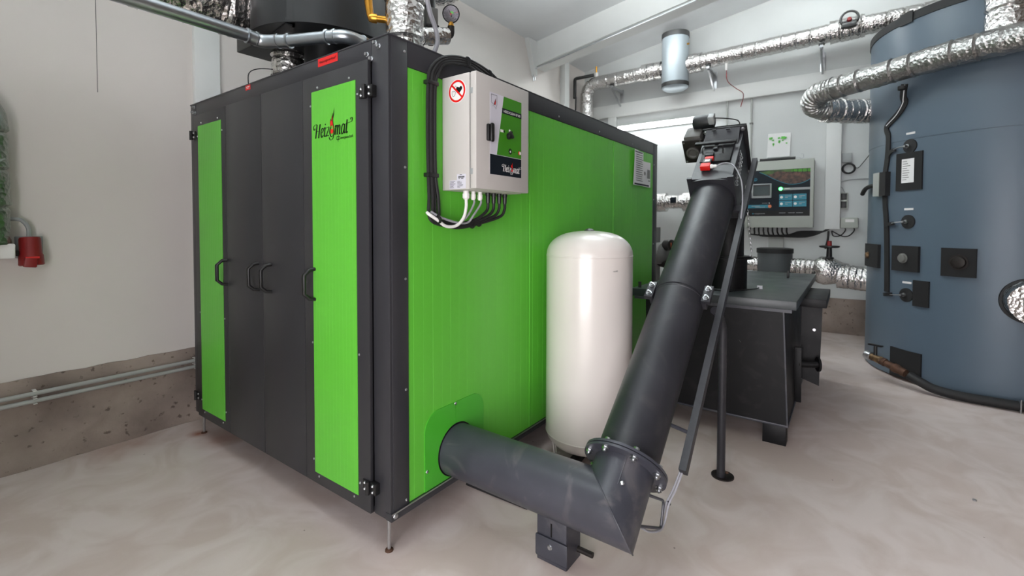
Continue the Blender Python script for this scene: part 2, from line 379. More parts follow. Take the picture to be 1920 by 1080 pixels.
g = [[pb.verts.new((XB-.012-.014*noise.noise(V((y*5, z*6, 9)))-.008*noise.noise(V((y*17, z*17, 4))), y, z+(.012*noise.noise(V((y*9, 3, 5))) if z > .4 else 0))) for z in (0, .04, .12, .2, .28, .36, .45)] for y in [YL+(YR-YL)*i/n2 for i in range(n2+1)]]
for i in range(n2):
    for j in range(6): pb.faces.new((g[i][j], g[i+1][j], g[i+1][j+1], g[i][j+1]))
    a, b = g[i][-1], g[i+1][-1]
    c, d = pb.verts.new((XB+.1, b.co.y, b.co.z)), pb.verts.new((XB+.1, a.co.y, a.co.z)); pb.faces.new((a, b, c, d))
struct('baseboard_back', pb, 'conc')
struct('wall_right', B(XR, XB, YR-.2, YR, 0, 5.3), 'conc')
rb = BM()   # rear wall with the open gate behind the photographer
add_box(rb, XR-.3, XR, -.55, YL+.2, 0, 4.6); add_box(rb, XR-.3, XR, YR-.2, -2.6, 0, 5.3); add_box(rb, XR-.3, XR, -2.6, -.55, 2.35, 5.2)
struct('wall_rear', rb, 'wall')
cb = BM(); add_prism(cb, [(YL+.3, ceil_z(YL+.3)), (YL+.3, ceil_z(YL+.3)+.15), (YR-.3, ceil_z(YR-.3)+.15), (YR-.3, ceil_z(YR-.3))], (XR-.2, 0, 0), Y, Z, X, XB-XR+.4)
struct('ceiling', cb, 'ceil')
# sloping roof beam, haunch at the wall, pilasters, ledge on the back wall
bb = BM(); add_prism(bb, [(YL, ceil_z(YL)-.335), (YL, ceil_z(YL)), (YR, ceil_z(YR)), (YR, ceil_z(YR)-.335)], (4.4, 0, 0), Y, Z, X, .3); struct('trim_1', bb, 'trunk')
hb = BM(); add_prism(hb, [(4.18, 3.98), (4.4, 3.98), (4.4, 3.50), (4.36, 3.50)], (0, YL, 0), X, Z, -Y, .07); struct('trim_2', hb, 'trunk')
struct('trim_3', B(.10, .26, YL-.045, YL, .52, ceil_z(YL), bev=.004), 'trunk')
struct('trim_4', B(5.16, 5.30, YL-.09, YL, .52, ceil_z(YL), bev=.004), 'trunk')
struct('trim_5', B(XB-.07, XB, YR, YL, 3.14, 3.34, bev=.006), 'trunk')
struct('trim_6', B(XB-.06, XB, 1.60, 1.74, .5, 3.14, bev=.004), 'trunk')
# hairline in the wall paint and a bright skirt of paint over the plinth edge
struct('trim_7', B(-.41, -.407, YL-.0015, YL, 2.18, 2.85), 'mgrey')

# ------------------------------------------------------------------ wall conduits
for zc, wd in ((.434, 'upper'), (.392, 'lower')):
    t = thing('conduit_pipe', '%s of the two grey conduit pipes along the concrete plinth of the left wall' % wd, 'conduit', (-1.4, YL-.05, zc-.013))
    obj('pipe', cyl((XR+.1, YL-.055, zc), (XB-.3, YL-.055, zc), .0125, 12), 'conduit', t)
    for xc in (-1.7, -1.2, -.72, -.05+.12, .9):
        cbm = B(xc-.008, xc+.008, YL-.072, YL-.015, zc-.016, zc-.0128); add_box(cbm, xc-.008, xc+.008, YL-.072, YL-.015, zc+.0128, zc+.016)
        obj('clip', cbm, 'white', t)

# ------------------------------------------------------------------ boiler cabinet
W_, L_, H_ = 1.96, 3.23, 2.15
cab = thing('boiler_cabinet', 'big green and dark grey boiler cabinet with ribbed green side panels standing on threaded feet', 'boiler', (0, 0, 0))
def corner_bm():
    bm = BM(); add_box(bm, .03, L_-.02, .03, W_-.02, .17, H_-.006); return bm
obj('core', corner_bm(), 'dark', cab)
obj('front_post', B(0, .03, .0, .105, .145, H_, bev=.003), 'dark', cab)
obj('front_post', B(0, .03, 1.872, W_, .145, H_, bev=.003), 'dark', cab)
obj('top_rail', B(-.001, .03, .105, 1.872, 2.068, H_, bev=.003), 'dark', cab)
obj('side_post', B(.012, .098, -.004, .03, .175, H_-.002, bev=.002), 'dark', cab)
obj('side_post', B(3.12, L_, -.004, .03, .165, H_-.002, bev=.002), 'dark', cab)
obj('side_top_rail', B(.099, 3.119, -.004, .03, 2.043, H_-.002, bev=.002), 'dark', cab)
obj('top_cover', B(-.003, L_+.003, -.006, W_+.003, H_-.006, H_+.002, bev=.002), 'dark', cab)
obj('base_angle', B(-.002, L_, -.008, .03, .145, .178, bev=.002), 'dark', cab)
obj('base_edge', B(0, L_, -.0105, -.0075, .174, .180), 'steel', cab, label='bright bare lower sheet edge')
obj('base_plate', B(.005, L_-.01, .01, W_-.01, .145, .17), 'dark', cab)
def ribbed(x0, x1, z0, z1, y=-.0):
    """ribbed side sheet: real shallow grooves along the height"""
    bm = BM(); xs = [x0]; ys = [0]
    x = x0+.028; k = 0
    while x < x1-.012:
        dp = .0009 if k % 2 == 0 else .0005
        xs += [x-.0014, x, x+.0014]; ys += [0, dp, 0]; x += .058; k += 1
    xs.append(x1); ys.append(0)
    a = [bm.verts.new((xx, y+yy, z0)) for xx, yy in zip(xs, ys)]; b = [bm.verts.new((xx, y+yy, z1)) for xx, yy in zip(xs, ys)]
    a += [bm.verts.new((x1, .03, z0)), bm.verts.new((x0, .03, z0))]; b += [bm.verts.new((x1, .03, z1)), bm.verts.new((x0, .03, z1))]
    bm.faces.new(a); bm.faces.new(b[::-1]); bridge(bm, a, b); return bm
for a, b in ((.101, 1.0295), (1.0335, 2.2165), (2.2205, 3.118)):
    obj('side_panel', ribbed(a, b, .181, 2.041), 'green', cab, smooth=0)
for x in (1.0315, 2.2185): obj('panel_joint', B(x-.0045, x+.0015, -.0032, .001, .181, 2.041, bev=.001), 'green', cab)
screws([(.082, -.004, z) for z in (2.1, 1.62, 1.15, .678, .202)]+[(x, -.004, 2.07) for x in (.672, 1.355, 1.949, 2.6)]+[(3.14, -.004, z) for z in (1.95, 1.62, 1.2, .8)], -Y, cab, .0062)
screws([(.02, -.008, .164)], -Y, cab, .013, h=.006)
screws([(-.001, y, z) for y, z in ((.079, 2.151-.022), (.055, 2.110), (.132, 2.092), (.105, 2.068), (1.90, 2.128), (1.925, 2.10), (1.885, 2.09))], -X, cab, .0075, hx=True, h=.012)
# foot screws
for x, y in ((.02, .035), (.03, W_-.045), (3.1, .06), (3.1, W_-.06)):
    f = obj('levelling_foot', cyl((x, y, 0), (x, y, .15), .0075, 10), 'steel', cab)
    obj('foot_pad', lathe((x, y, 0), Z, [(0, .018), (.006, .017), (.009, .009)], 12), 'rust', f)
# four doors
def handle_bm(y, z0=1.02, z1=1.178):
    x = -.022
    pts = [(x+.004, y, z0+.008), (x-.02, y+.006, z0+.01), (x-.045, y+.014, z0+.035), (x-.045, y+.014, z1-.035), (x-.02, y+.006, z1-.01), (x+.004, y, z1-.008)]
    bm = BM(); P = [V(p) for p in pts]; prev = None
    for i, p in enumerate(P):
        hw, hh = (.011, .008)
        d = (P[min(i+1, 5)]-P[max(i-1, 0)]).normalized(); s = Y; n = d.cross(s).normalized(); s = n.cross(d)
        rg = [bm.verts.new(p+s*a*hw+n*b*hh) for a, b in ((-1, -.4), (-.6, -1), (.6, -1), (1, -.4), (1, .4), (.6, 1), (-.6, 1), (-1, .4))]
        if prev: bridge(bm, prev, rg)
        else: bm.faces.new(rg)
        prev = rg
    bm.faces.new(prev[::-1]); return bm
doors = [(1.421, 1.868, 'grn'), (1.007, 1.418, None), (.603, 1.004, None), (.108, .600, 'grn')]
for i, (y0, y1, kind) in enumerate(doors):
    d = obj('door', B(-.018, .0, y0, y1, .148, 2.064, bev=.0025), 'dark2', cab)
    if kind:
        gy0, gy1 = ((1.478, 1.80) if i == 0 else (.190, .522))
        gp = BM(); ys = []
        y = gy0; n = 13
        pa = []
        for k in range(n+1):
            yy = gy0+(gy1-gy0)*k/n
            if 0 < k < n: pa += [(yy-.0013, 0), (yy, .0005), (yy+.0013, 0)]
            else: pa.append((yy, 0))
        bot = [gp.verts.new((-.0205+dd, yy, .203)) for yy, dd in pa]; top = [gp.verts.new((-.0205+dd, yy, 1.992)) for yy, dd in pa]
        bot += [gp.verts.new((-.016, gy1, .203)), gp.verts.new((-.016, gy0, .203))]; top += [gp.verts.new((-.016, gy1, 1.992)), gp.verts.new((-.016, gy0, 1.992))]
        gp.faces.new(bot); gp.faces.new(top[::-1]); bridge(gp, bot, top)
        obj('green_panel', gp, 'green', d, smooth=0, label='bright green inset panel')
        sy0, sy1 = gy0-.012, gy1+.012
        screws([(-.018, gy0+.045, 2.008), (-.018, gy1-.045, 2.008), (-.018, gy0+.03, .187), (-.018, gy1-.03, .187)]+[(-.018, yy, z) for yy in (sy0, sy1) for z in ((1.93, .82, .26) if i else (1.93, .82, .26))], -X, d, .0055)
    hy = (1.428, 1.048, .916, .51)[i]
    obj('handle', handle_bm(hy), 'blk', d, smooth=50)
# hinges
for y, z, s in ((.118, 1.93, 1), (.112, .265, 1), (1.878, 1.942, -1), (1.875, .276, -1)):
    h = obj('hinge', lathe((-.030, y, z-.028), Z, [(0, .009), (.056, .009)], 10), 'blk', cab)
    obj('hinge_leaf', B(-.024, -.0185, y+.004, y+.042, z-.024, z+.024, bev=.002), 'blk', h)
    obj('hinge_leaf', B(-.024, 0, y-.045, y-.004, z-.024, z+.024, bev=.002) if s > 0 else B(-.024, -.0185, y-.045, y-.004, z-.024, z+.024, bev=.002), 'blk', h)
    screws([(-.024, y+dy, z+dz) for dy in (.026, -.026) for dz in (.013, -.013)], -X, h, .007, h=.006)
# stickers and lettering on the front
FP = Plane((0, 0, 0), -Y, Z, -X)    # x coordinate here is -y
b = BM(); FP.rect(b, -.494, -.340, 2.108, 2.147, .0025, .001); obj('red_sticker', b, 'redst', cab)
text('sticker_text', 'Heizungsverkauf', (-.0032, .486, 2.122), -Y, Z, .017, 'black', cab, .2, width=.135)
b = BM(); FP.rect(b, -1.204, -1.149, 2.118, 2.146, .0025, .001); obj('small_red_sticker', b, 'redst', cab)
b = BM(); FP.rect(b, -1.196, -1.158, 2.133, 2.137, .0032, .0005); FP.rect(b, -1.190, -1.165, 2.126, 2.129, .0032, .0005); obj('sticker_print', b, 'white', cab)
lp = Plane((-.0205, 0, 0), -Y, Z, -X)
dgreen = [o for o in COL.objects if o.name.startswith('door')][-1]
swash_logo(lp, -.492, 1.776, .0405, 'black', [c for c in cab.children if c.name.startswith('door')][-1])
text('small_lettering', 'energietechnik', (-.0218, .295, 1.753), -Y, Z, .018, 'black', [c for c in cab.children if c.name.startswith('door')][-1], width=.092)
b = BM()
for xx, up in ((-.318, 1), (-.306, -1)):
    lp.stroke(b, [(xx+.007*math.cos(t), 1.760+.007*math.sin(t)) for t in [2*PI*k/10 for k in range(11)]], .0028)
    lp.stroke(b, [(xx+.007*up*1.0, 1.760), (xx+.007*up, 1.760+.0165*up)], .0028, n=1)
obj('emblem', b, 'black', [c for c in cab.children if c.name.startswith('door')][-1], smooth=0)
# cover plate around the screw conveyor inlet
def rr_poly(x0, x1, z0, z1, r, top_only=True, n=6):
    pts = [(x0, z0), (x1, z0)]
    for cx, a0 in ((x1-r, 0), (x0+r, PI/2)):
        for k in range(n+1): a = a0+PI/2*k/n; pts.append((cx+r*math.cos(a), z1-r+r*math.sin(a)))
    return pts
SP = Plane((0, 0, 0), X, Z, -Y)
for half in (0, 1):
    bm = BM(); pts = rr_poly(.19, .60, .182, .530, .085)
    pts = [((min(x, .3885) if half == 0 else max(x, .3905)), z) for x, z in pts]
    q = []
    for pt in pts:
        if not q or (abs(q[-1][0]-pt[0])+abs(q[-1][1]-pt[1])) > 1e-5: q.append(pt)
    # clean flat run at the split
    SP.poly(bm, q, .004, .0035); obj('cover_plate', bm, 'green2', cab)
obj('cover_rim', lathe((.397, -.004, .301), -Y, [(0, .126), (.002, .1255), (.0021, .118)], 48, cap=False), 'black', cab)
screws([(.3895, -.004, .522), (.203, -.004, .27), (.585, -.004, .27)], -Y, cab, .008)
# papers taped to the side at the far end
pp = BM(); n = 10
for a, b_, z0, z1 in ((2.60, 3.045, 1.725, 2.03),):
    gr = [[pp.verts.new((a+(b_-a)*i/n, -.012-.012*math.sin(i/n*PI*1.6+j*.5)*(.5+.5*(j/4)) if i < n else -.004, z0+(z1-z0)*j/4)) for j in range(5)] for i in range(n+1)]
    for i in range(n):
        for j in range(4):
            if i >= 6 and j == 3: continue
            pp.faces.new((gr[i][j], gr[i+1][j], gr[i+1][j+1], gr[i][j+1]))
ps = tag(obj('instruction_sheet', pp, 'paper'), 'white printed instruction sheet taped to the far end of the green boiler side', 'paper')
b = BM(); ppn = Plane((0, -.026, 0), X, Z, -Y)
for k in range(13):
    ppn.rect(b, 2.63, 2.63+.14+.04*random.random(), 1.985-k*.0185, 1.985-k*.0185+.006, 0, .0004)
ppn.rect(b, 2.61, 2.78, 2.004, 2.016, 0, .0004)
ppn.rect(b, 2.90, 2.97, 1.80, 1.88, 0, .0004); ppn.disc(b, 2.84, 1.84, .018, 0, .0004); ppn.rect(b, 2.93, 2.97, 1.775, 1.785, 0, .0004)
o_ = obj('printed_text', b, 'mgrey', ps); o_['kind'] = 'stuff'
b = BM(); ppn.rect(b, 2.60, 2.95, 1.728, 1.742, -.002, .0004); obj('blue_foot_line', b, 'navy', ps)

# ------------------------------------------------------------------ control box on the side
cx0, cx1, cz0, cz1, cy = .305, .712, 1.535, 2.045, -.205
ctl = thing('control_box', 'light grey wall-mounted control box with green front decal on the green boiler side', 'control box', (.5, 0, cz0))
obj('housing', B(cx0, cx1-.004, -.165, -.002, cz0, cz1, bev=.004), 'box', ctl)
obj('seal', B(cx0+.006, cx1-.01, -.172, -.164, cz0+.006, cz1-.006), 'mgrey', ctl)
dr = obj('door', B(cx0, cx1, cy, -.171, cz0+.002, cz1-.0, bev=.005), 'box', ctl)
DP = Plane((0, cy, 0), X, Z, -Y)
b = BM(); DP.rect(b, .400, .645, 1.608, 1.975, .0008, .0008); obj('decal_base', b, 'lilac', dr)
b = BM(); DP.poly(b, [(.450, 1.700), (.645, 1.700), (.645, 1.975), (.502, 1.975)], .0012, .0004); obj('decal_green', b, 'pgreen', dr)
b = BM(); DP.rect(b, .400, .645, 1.608, 1.698, .0012, .0004); obj('decal_footer', b, 'navy', dr)
b = BM(); DP.rect(b, .489, .645, 1.896, 1.920, .0016, .0004); obj('decal_title_band', b, 'navy', dr)
text('decal_text', 'HEIZOCLEAN EF185', (.500, cy-.0020, 1.902), X, Z, .016, 'white', dr, width=.135)
swash_logo(Plane((0, cy-.0012, 0), X, Z, -Y), .495, 1.628, .0215, 'white', dr)
b = BM(); k = .001
for pts in ([(.408, 1.966), (.450, 1.966), (.450, 1.925), (.442, 1.905), (.432, 1.915)], [(.408, 1.966), (.408, 1.930), (.425, 1.924), (.420, 1.914)]): DP.stroke(b, pts, .002, None, .0016, n=1)
DP.poly(b, [(.428, 1.925), (.436, 1.920), (.442, 1.932), (.440, 1.952), (.434, 1.940)], .0018); obj('touch_icon', b, 'black', dr, smooth=0)
b = BM(); DP.poly(b, [(.431, 1.926), (.437, 1.923), (.439, 1.934), (.437, 1.944)], .0022); DP.disc(b, .628, 1.728, .0095, .0018); obj('red_print', b, 'redst', dr, smooth=0)
b = BM(); DP.rect(b, .476, .500, 1.808, 1.820, .0018); DP.disc(b, .634, 1.728, .0075, .0024); DP.disc(b, .548, 1.823, .007, .0018); DP.disc(b, .553, 1.713+.013, .005, .0024); obj('white_print', b, 'white', dr, smooth=0)
b = BM()
for k in range(8): DP.rect(b, .5530+.012*math.cos(k*PI/4)-.0025, .553+.012*math.cos(k*PI/4)+.0025, 1.7265+.012*math.sin(k*PI/4)-.0025, 1.7265+.012*math.sin(k*PI/4)+.0025, .0018)
DP.disc(b, .553, 1.7265, .0105, .0020); DP.rect(b, .578, .592, 1.7265, 1.7285, .0018); DP.disc(b, .504, 1.814, .006, .002); DP.rect(b, .556, .572, 1.818, 1.824, .0018); obj('black_print', b, 'black', dr, smooth=0)
b = BM(); add_lathe(b, (.538, cy, 1.797), -Y, [(0, .0155), (.008, .0155), (.010, .012), (.02, .011)], 20); kn = obj('rotary_switch', b, 'blk', dr)
mt = Matrix.Translation((.538, cy-.022, 1.797)) @ Matrix.Rotation(-.7, 4, 'Y')
obj('switch_lever', B(-.006, .006, -.006, .006, -.014, .022, mt, bev=.002), 'blk', kn)
b = BM(); add_prism(b, [(.566, 1.803), (.571, 1.803), (.565, 1.789), (.560, 1.789)], (0, cy-.002, 0), X, Z, -Y, .002); obj('green_mark', b, M['green2'], dr)
b = BM(); add_box(b, .372, .398, cy-.016, cy, 1.752, 1.828, bev=.006); hd = obj('latch', b, 'blk', dr)
b = BM(); add_box(b, .380, .404, cy-.028, cy-.014, 1.748, 1.832, bev=.008); obj('latch_grip', b, 'blk', hd)
obj('hinge_cap', B(cx0-.002, cx0+.004, -.186, -.172, 1.95, 1.975, bev=.001), 'grey', ctl); obj('hinge_cap', B(cx0-.002, cx0+.004, -.186, -.172, 1.60, 1.625, bev=.001), 'grey', ctl)
# pacemaker warning sign
WP = Plane((cx0, 0, 0), -Y, Z, -X)
sg = BM(); WP.disc(sg, .095, 1.972, .052, .0010, .001, 40); sgn = obj('pacemaker_sign', sg, 'white', ctl)
b = BM()
N_ = 40
for i in range(N_):
    a0, a1 = 2*PI*i/N_, 2*PI*(i+1)/N_
    vsq = [b.verts.new(WP.p(.095+r*math.cos(a), 1.972+r*math.sin(a), .0018)) for r, a in ((.040, a0), (.049, a0), (.049, a1), (.040, a1))]; b.faces.new(vsq)
WP.stroke(b, [(.066, 2.000), (.124, 1.944)], .008, None, .0026, n=1); obj('prohibition_ring', b, 'redst', sgn, smooth=0)
b = BM(); hx, hy = .108, 1.978
WP.poly(b, [(hx+.018*s*math.sin(t)**3*1.0, hy+.0011*(13*math.cos(t)-5*math.cos(2*t)-2*math.cos(3*t)-math.cos(4*t))) for s in (1,) for t in [2*PI*k/24 for k in range(24)]], .0018)
WP.stroke(b, [(.095+.0, 1.985), (.088, 1.996), (.080, 1.990), (.080, 1.980)], .0018, None, .002)
WP.stroke(b, [(.066, 1.972), (.070, 1.976), (.074, 1.972), (.080, 1.974), (.086, 1.966), (.078, 1.952), (.068, 1.956), (.066, 1.972)], .0018, None, .002)
obj('heart_symbol', b, 'black', sgn, smooth=0)
b = BM(); WP.rect(b, .048, .146, 1.540, 1.578, .0008, .0008); WP.rect(b, .093, .146, 1.578, 1.604, .0008, .0008); rl = obj('rating_label', b, 'lilac', ctl)
b = BM()
for k in range(6): WP.rect(b, .051, .051+.02+.014*random.random(), 1.572-k*.0055, 1.5737-k*.0055, .0014, .0004); WP.rect(b, .096, .096+.014+.02*random.random(), 1.572-k*.0055, 1.5737-k*.0055, .0014, .0004)
for k in range(16): WP.rect(b, .102+k*.0023, .102+k*.0023+(.0012 if k % 3 else .0018), 1.588, 1.595, .0014, .0004)
WP.rect(b, .110, .124, 1.600, 1.602, .0014, .0004); WP.rect(b, .104, .110, 1.583, 1.586, .0014, .0004); WP.rect(b, .118, .132, 1.583, 1.586, .0014, .0004)
obj('label_print', b, 'black', rl, smooth=0)
# glands
wg = [(.375, -.085), (.425, -.085), (.474, -.085)]; bg_ = [(.535, -.085), (.580, -.085), (.625, -.085), (.672, -.085)]
for i, (x, y) in enumerate(wg):
    r = .0165 if i == 0 else .0125
    obj('cable_gland', lathe((x, y, cz0), -Z, [(0, r*.8), (.012, r*.8), (.0125, r), (.032, r), (.04, r*.6)], 10), 'white', ctl, label='white cable gland')
for x, y in bg_: obj('cable_gland', lathe((x, y, cz0), -Z, [(0, .013), (.014, .013), (.015, .011), (.03, .0105), (.05, .0095)], 10), 'blk', ctl, label='black cable gland')
# cable loom around the box
lm = thing('cable_loom', 'bundle of black, white and grey cables looping around the control box', 'cables', (.22, 0, 1.36))
for k in range(4):
    ox = .198+.0135*k; oy = -.022-.004*(k % 2)
    e = bg_[3-k] if k else bg_[3]
    e = bg_[3-k]
    low = 1.365+.006*k
    path = [(.735-.032*k-(0 if k else 0), -.055, 2.035), (.715-.032*k, -.05, 2.085-.004*k), (.60-.03*k, -.04, 2.145-.009*k), (.44, -.032, 2.165-.010*k), (.30, -.03, 2.135-.010*k), (ox+.02, oy, 2.07-.006*k), (ox, oy, 1.99), (ox-.004, oy, 1.80), (ox, oy, 1.60), (ox+.004+.004*k, oy, 1.50), (ox-.002+.006*k, oy-.004, 1.43), (ox+.006, oy-.016, 1.395), (.26+.01*k, -.04, low+.012), (.36, -.05, low), (.46+.02*(3-k)*.5, -.065, low+.02), (e[0]-.035, -.08, low+.055-.004*k), (e[0]-.003, -.085, 1.455), (e[0], -.085, cz0-.045)]
    obj('cable', tube(catmull(path, 6), .0075, 8), 'rubber', lm, label='black cable')
p1 = [(wg[0][0], -.085, cz0-.03), (wg[0][0], -.085, 1.46), (.362, -.08, 1.41), (.325, -.07, 1.375), (.27, -.06, 1.372), (.22, -.055, 1.40), (.182, -.045, 1.423), (.182, -.03, 1.432)]
obj('cable', tube(catmull(p1, 6), .0072, 8), 'white', lm, label='thick white cable')
for i in (1, 2):
    x = wg[i][0]
    p1 = [(x, -.085, cz0-.03), (x+.006, -.085, 1.48), (x-.02-.01*i, -.08, 1.425), (x-.07, -.065, 1.388), (.32, -.06, 1.392), (.24, -.055, 1.412), (.19, -.045, 1.436)]
    obj('cable', tube(catmull(p1, 6), .005, 8), 'grey2', lm, label='thin grey cable')
for z in (2.0, 1.597): obj('cable_clip', B(.186, .252, -.036, -.004, z-.009, z+.009, bev=.003), 'blk', lm)
for x, z in ((.45, 1.376), (.50, 1.385), (.225, 1.398)): obj('cable_tie', lathe((x-.004, -.055, z+.004), (1, -.1, .25), [(0, .021), (.006, .021)], 12), 'blk', lm)
for x, z in ((.44, 2.150), (.60, 2.132)): obj('cable_tie', lathe((x-.003, -.035, z), (1, 0, .1), [(0, .0255), (.005, .0255)], 12), 'blk', lm)

# ------------------------------------------------------------------ white expansion tank
wx, wy, wr = 1.21, -.295, .247
et = thing('expansion_tank', 'tall white cylindrical expansion tank standing beside the green boiler side', 'tank', (wx, wy, 0))
prof = [(.075, .02), (.078, .08), (.09, .15), (.115, .205), (.15, .236), (.178, wr-.002), (.18, wr), (.1815, wr+.0016), (.186, wr+.0016), (.1875, wr), (1.20, wr), (1.2015, wr+.0016), (1.206, wr+.0016), (1.2075, wr)]
prof += [(1.21+.135*math.sin(t), wr*math.cos(t)**.75) for t in [PI/2*k/10 for k in range(1, 10)]]+[(1.346, .02)]
obj('shell', lathe((wx, wy, 0), Z, prof, 64), 'tank', et)
obj('cap', lathe((wx, wy, 1.34), Z, [(0, .03), (.008, .03), (.016, .018), (.02, .006)], 16), 'blk', et)
for k in range(3):
    a = math.radians(108+k*120); c, s = math.cos(a), math.sin(a); tdir = V((-s, c, 0)); ndir = V((c, s, 0)); rad = .195
    bm = BM()
    for sgn_ in (-1, 1):
        add_tube(bm, [V((wx, wy, 0))+ndir*rad+tdir*sgn_*.022+Z*.003, V((wx, wy, 0))+ndir*(rad+.01)+tdir*sgn_*.036+Z*.125], .0035, 6)
    mt = Matrix.Translation(V((wx, wy, .003))+ndir*(rad-.012)) @ Matrix.Rotation(a, 4, 'Z')
    add_box(bm, -.014, .02, -.027, .027, -.003, .002, mt)
    obj('leg', bm, 'tank', et)
# small brand text near top right, following the curved shell
for s_, z_ in (('caleffi', 1.128),):
    a = math.radians(180+60)   # facing the camera, right side
    n_ = V((math.cos(a), math.sin(a), 0)); e_ = V((-math.sin(a), math.cos(a), 0))
    text('print', s_, V((wx, wy, z_))+n_*(wr+.0008)-e_*.012, e_, Z, .012, 'mgrey', et, width=.03)

# ------------------------------------------------------------------ screw conveyor
th = math.atan(.8)
A = V((.397, -.80, .301)); U = V((math.cos(th), 0, math.sin(th))); NN = V((-math.sin(th), 0, math.cos(th)))
def L(s, v, n): return A+U*s+Y*v+NN*n
def LM(s, v, n): return Matrix.Translation(L(s, v, n)) @ Matrix((( U.x, 0, NN.x, 0), (0, 1, 0, 0), (U.z, 0, NN.z, 0), (0, 0, 0, 1)))
con = thing('screw_conveyor', 'dark grey tubular screw conveyor rising from the boiler side to the ash bin', 'conveyor', (.397, -.45, 0))
rp = .119
# mitred elbow: horizontal tube along -y cut against the inclined tube
seg = 56
hb = BM(); 
def ring_h(y): return [hb.verts.new((.397+rp*math.cos(2*PI*i/seg), y, .301+rp*math.sin(2*PI*i/seg))) for i in range(seg)]
r1 = ring_h(.012); r2 = ring_h(-.30); r2b = ring_h(-.303)
for v_ in r2b: v_.co = V((.397+(v_.co.x-.397)*1.012, v_.co.y, .301+(v_.co.z-.301)*1.012))
# end of the horizontal tube: mitre plane through A with normal between the axes
mn = (U-Y).normalized()
def mitre(pt, d):  # move pt along d onto plane through A with normal mn (bisects the bend)
    t = (A-pt).dot(mn)/d.dot(mn); return pt+d*t
r3 = [hb.verts.new(mitre(V((.397+rp*math.cos(2*PI*i/seg), -.6, .301+rp*math.sin(2*PI*i/seg))), V((0, -1, 0)))) for i in range(seg)]
for v_ in r2b: pass
bmesh.ops.delete(hb, geom=r2b, context='VERTS')
bridge(hb, r1, r2); bridge(hb, r2, r3); hb.faces.new(r1)
obj('horizontal_tube', hb, 'pipe', con)
ie = BM(); ra = []; rb_ = []
for i in range(seg):
    a = 2*PI*i/seg
    # matching points on the mitre: same ellipse -> parametrise from horizontal ring and carry along U
    q = r3_co = mitre(V((.397+rp*math.cos(a), -.6, .301+rp*math.sin(a))), V((0, -1, 0)))
    ra.append(ie.verts.new(q)); s = (q-A).dot(U); rb_.append(ie.verts.new(q+U*(.165-s)))
bridge(ie, ra, rb_)
obj('elbow', ie, 'pipe', con)
# weld bead along the mitre
wp = [mitre(V((.397+(rp+.0005)*math.cos(2*PI*i/48), -.6, .301+(rp+.0005)*math.sin(2*PI*i/48))), V((0, -1, 0))) for i in range(49)]
obj('weld', tube(wp, .0028, 6, cap=False), 'pipe', con)
obj('weld', tube([L(.05+.15*t, -rp*math.sin(.35), rp*math.cos(.35)+.001) for t in (0, .5, 1)], .0025, 6), 'pipe', con, label='dusty vertical weld seam')
rb2 = .124
obj('lower_tube', lathe(L(.185, 0, 0), U, [(0, rb2), (.90, rb2), (.902, rb2+.002), (.915, rb2+.002)], 56, cap=False), 'pipe2', con)
obj('upper_tube', lathe(L(1.10, 0, 0), U, [(0, rb2+.006), (.012, rb2+.007), (.94, rb2+.007)], 56, cap=True), 'pipe2', con)
fl = obj('flange', lathe(L(.158, 0, 0), U, [(0, .12), (0, .168), (.010, .168), (.0102, .12)], 56, cap=False), 'pipe', con)
fl2 = obj('flange', lathe(L(.172, 0, 0), U, [(0, .12), (0, .168), (.010, .168), (.0102, .12)], 56, cap=False), 'pipe', con)
for k in range(8):
    a = PI/8+k*PI/4+.12; v_, n_ = .149*math.cos(a), .149*math.sin(a)
    obj('bolt', lathe(L(.138, v_, n_), U, [(0, .006), (.006, .006), (.0062, .012), (.016, .012), (.0162, .016), (.0195, .016), (.0197, .006), (.044, .006), (.0442, .016), (.047, .016), (.0472, .012), (.056, .012)], 8), 'steel', con)
screws([L(.06, -.052, .108)], NN, con, .010, h=.006)
# joint clamps between lower and upper tubes
for v0, sg_ in ((.125, 1), (-.165, -1)):
    cl = obj('clamp', add_box(BM(), -.055, .055, 0, .045, -.012, .012, LM(1.11, v0, .04), bev=.003), 'pipe2', con)
    obj('clamp_ear', add_box(BM(), -.055, .055, .0 if sg_ > 0 else .02, .02 if sg_ > 0 else .045, -.05, .0, LM(1.11, v0, .04), bev=.003), 'pipe2', cl)
    for ds in (-.032, .028): obj('bolt', lathe(L(1.11+ds, v0+.022, .052), NN, [(0, .016), (.003, .016), (.0031, .011), (.012, .011), (.013, .006), (.022, .006)], 6), 'steel', cl)
# the cleaning hatch and the head box
tp = .165
hd_ = BM(); prof_ = [(-.128, tp-.01), (.115, tp-.01), (.115, -.15), (-.128, -.15)]
pa = [hd_.verts.new(L(2.0, v, n)) for v, n in prof_]; pb2 = [hd_.verts.new(L(2.50, v, n+(.035 if n > 0 else 0))) for v, n in prof_]
hd_.faces.new(pa); hd_.faces.new(pb2[::-1]); bridge(hd_, pa, pb2)
obj('head_box', hd_, 'pipe2', con)
# collar: square plate with arched cut, standing around the tube end
cpoly = [(-.14, -.15)]+[(-.14, .17), (-.105, .17)]+[(.115*-math.cos(t), .135+.022*math.sin(t)) for t in [PI*k/12 for k in range(1, 12)]]+[(.105, .17), (.135, .17), (.135, -.15)]
obj('collar', prism([(x, y) for x, y in cpoly], L(1.985, 0, 0), Y, NN, U, .018), 'pipe2', con)
ep = obj('end_plate', add_box(BM(), 0, .022, -.150, .135, -.16, .235, LM(2.50, 0, 0), bev=.01), 'bin', con)
for v_, n_ in ((-.125, .212), (.112, .212), (-.125, -.13), (.112, -.13)): obj('bolt', lathe(L(2.50, v_, n_), -U, [(0, .015), (.004, .015), (.0042, .010), (.012, .010)], 6), 'steel', ep)
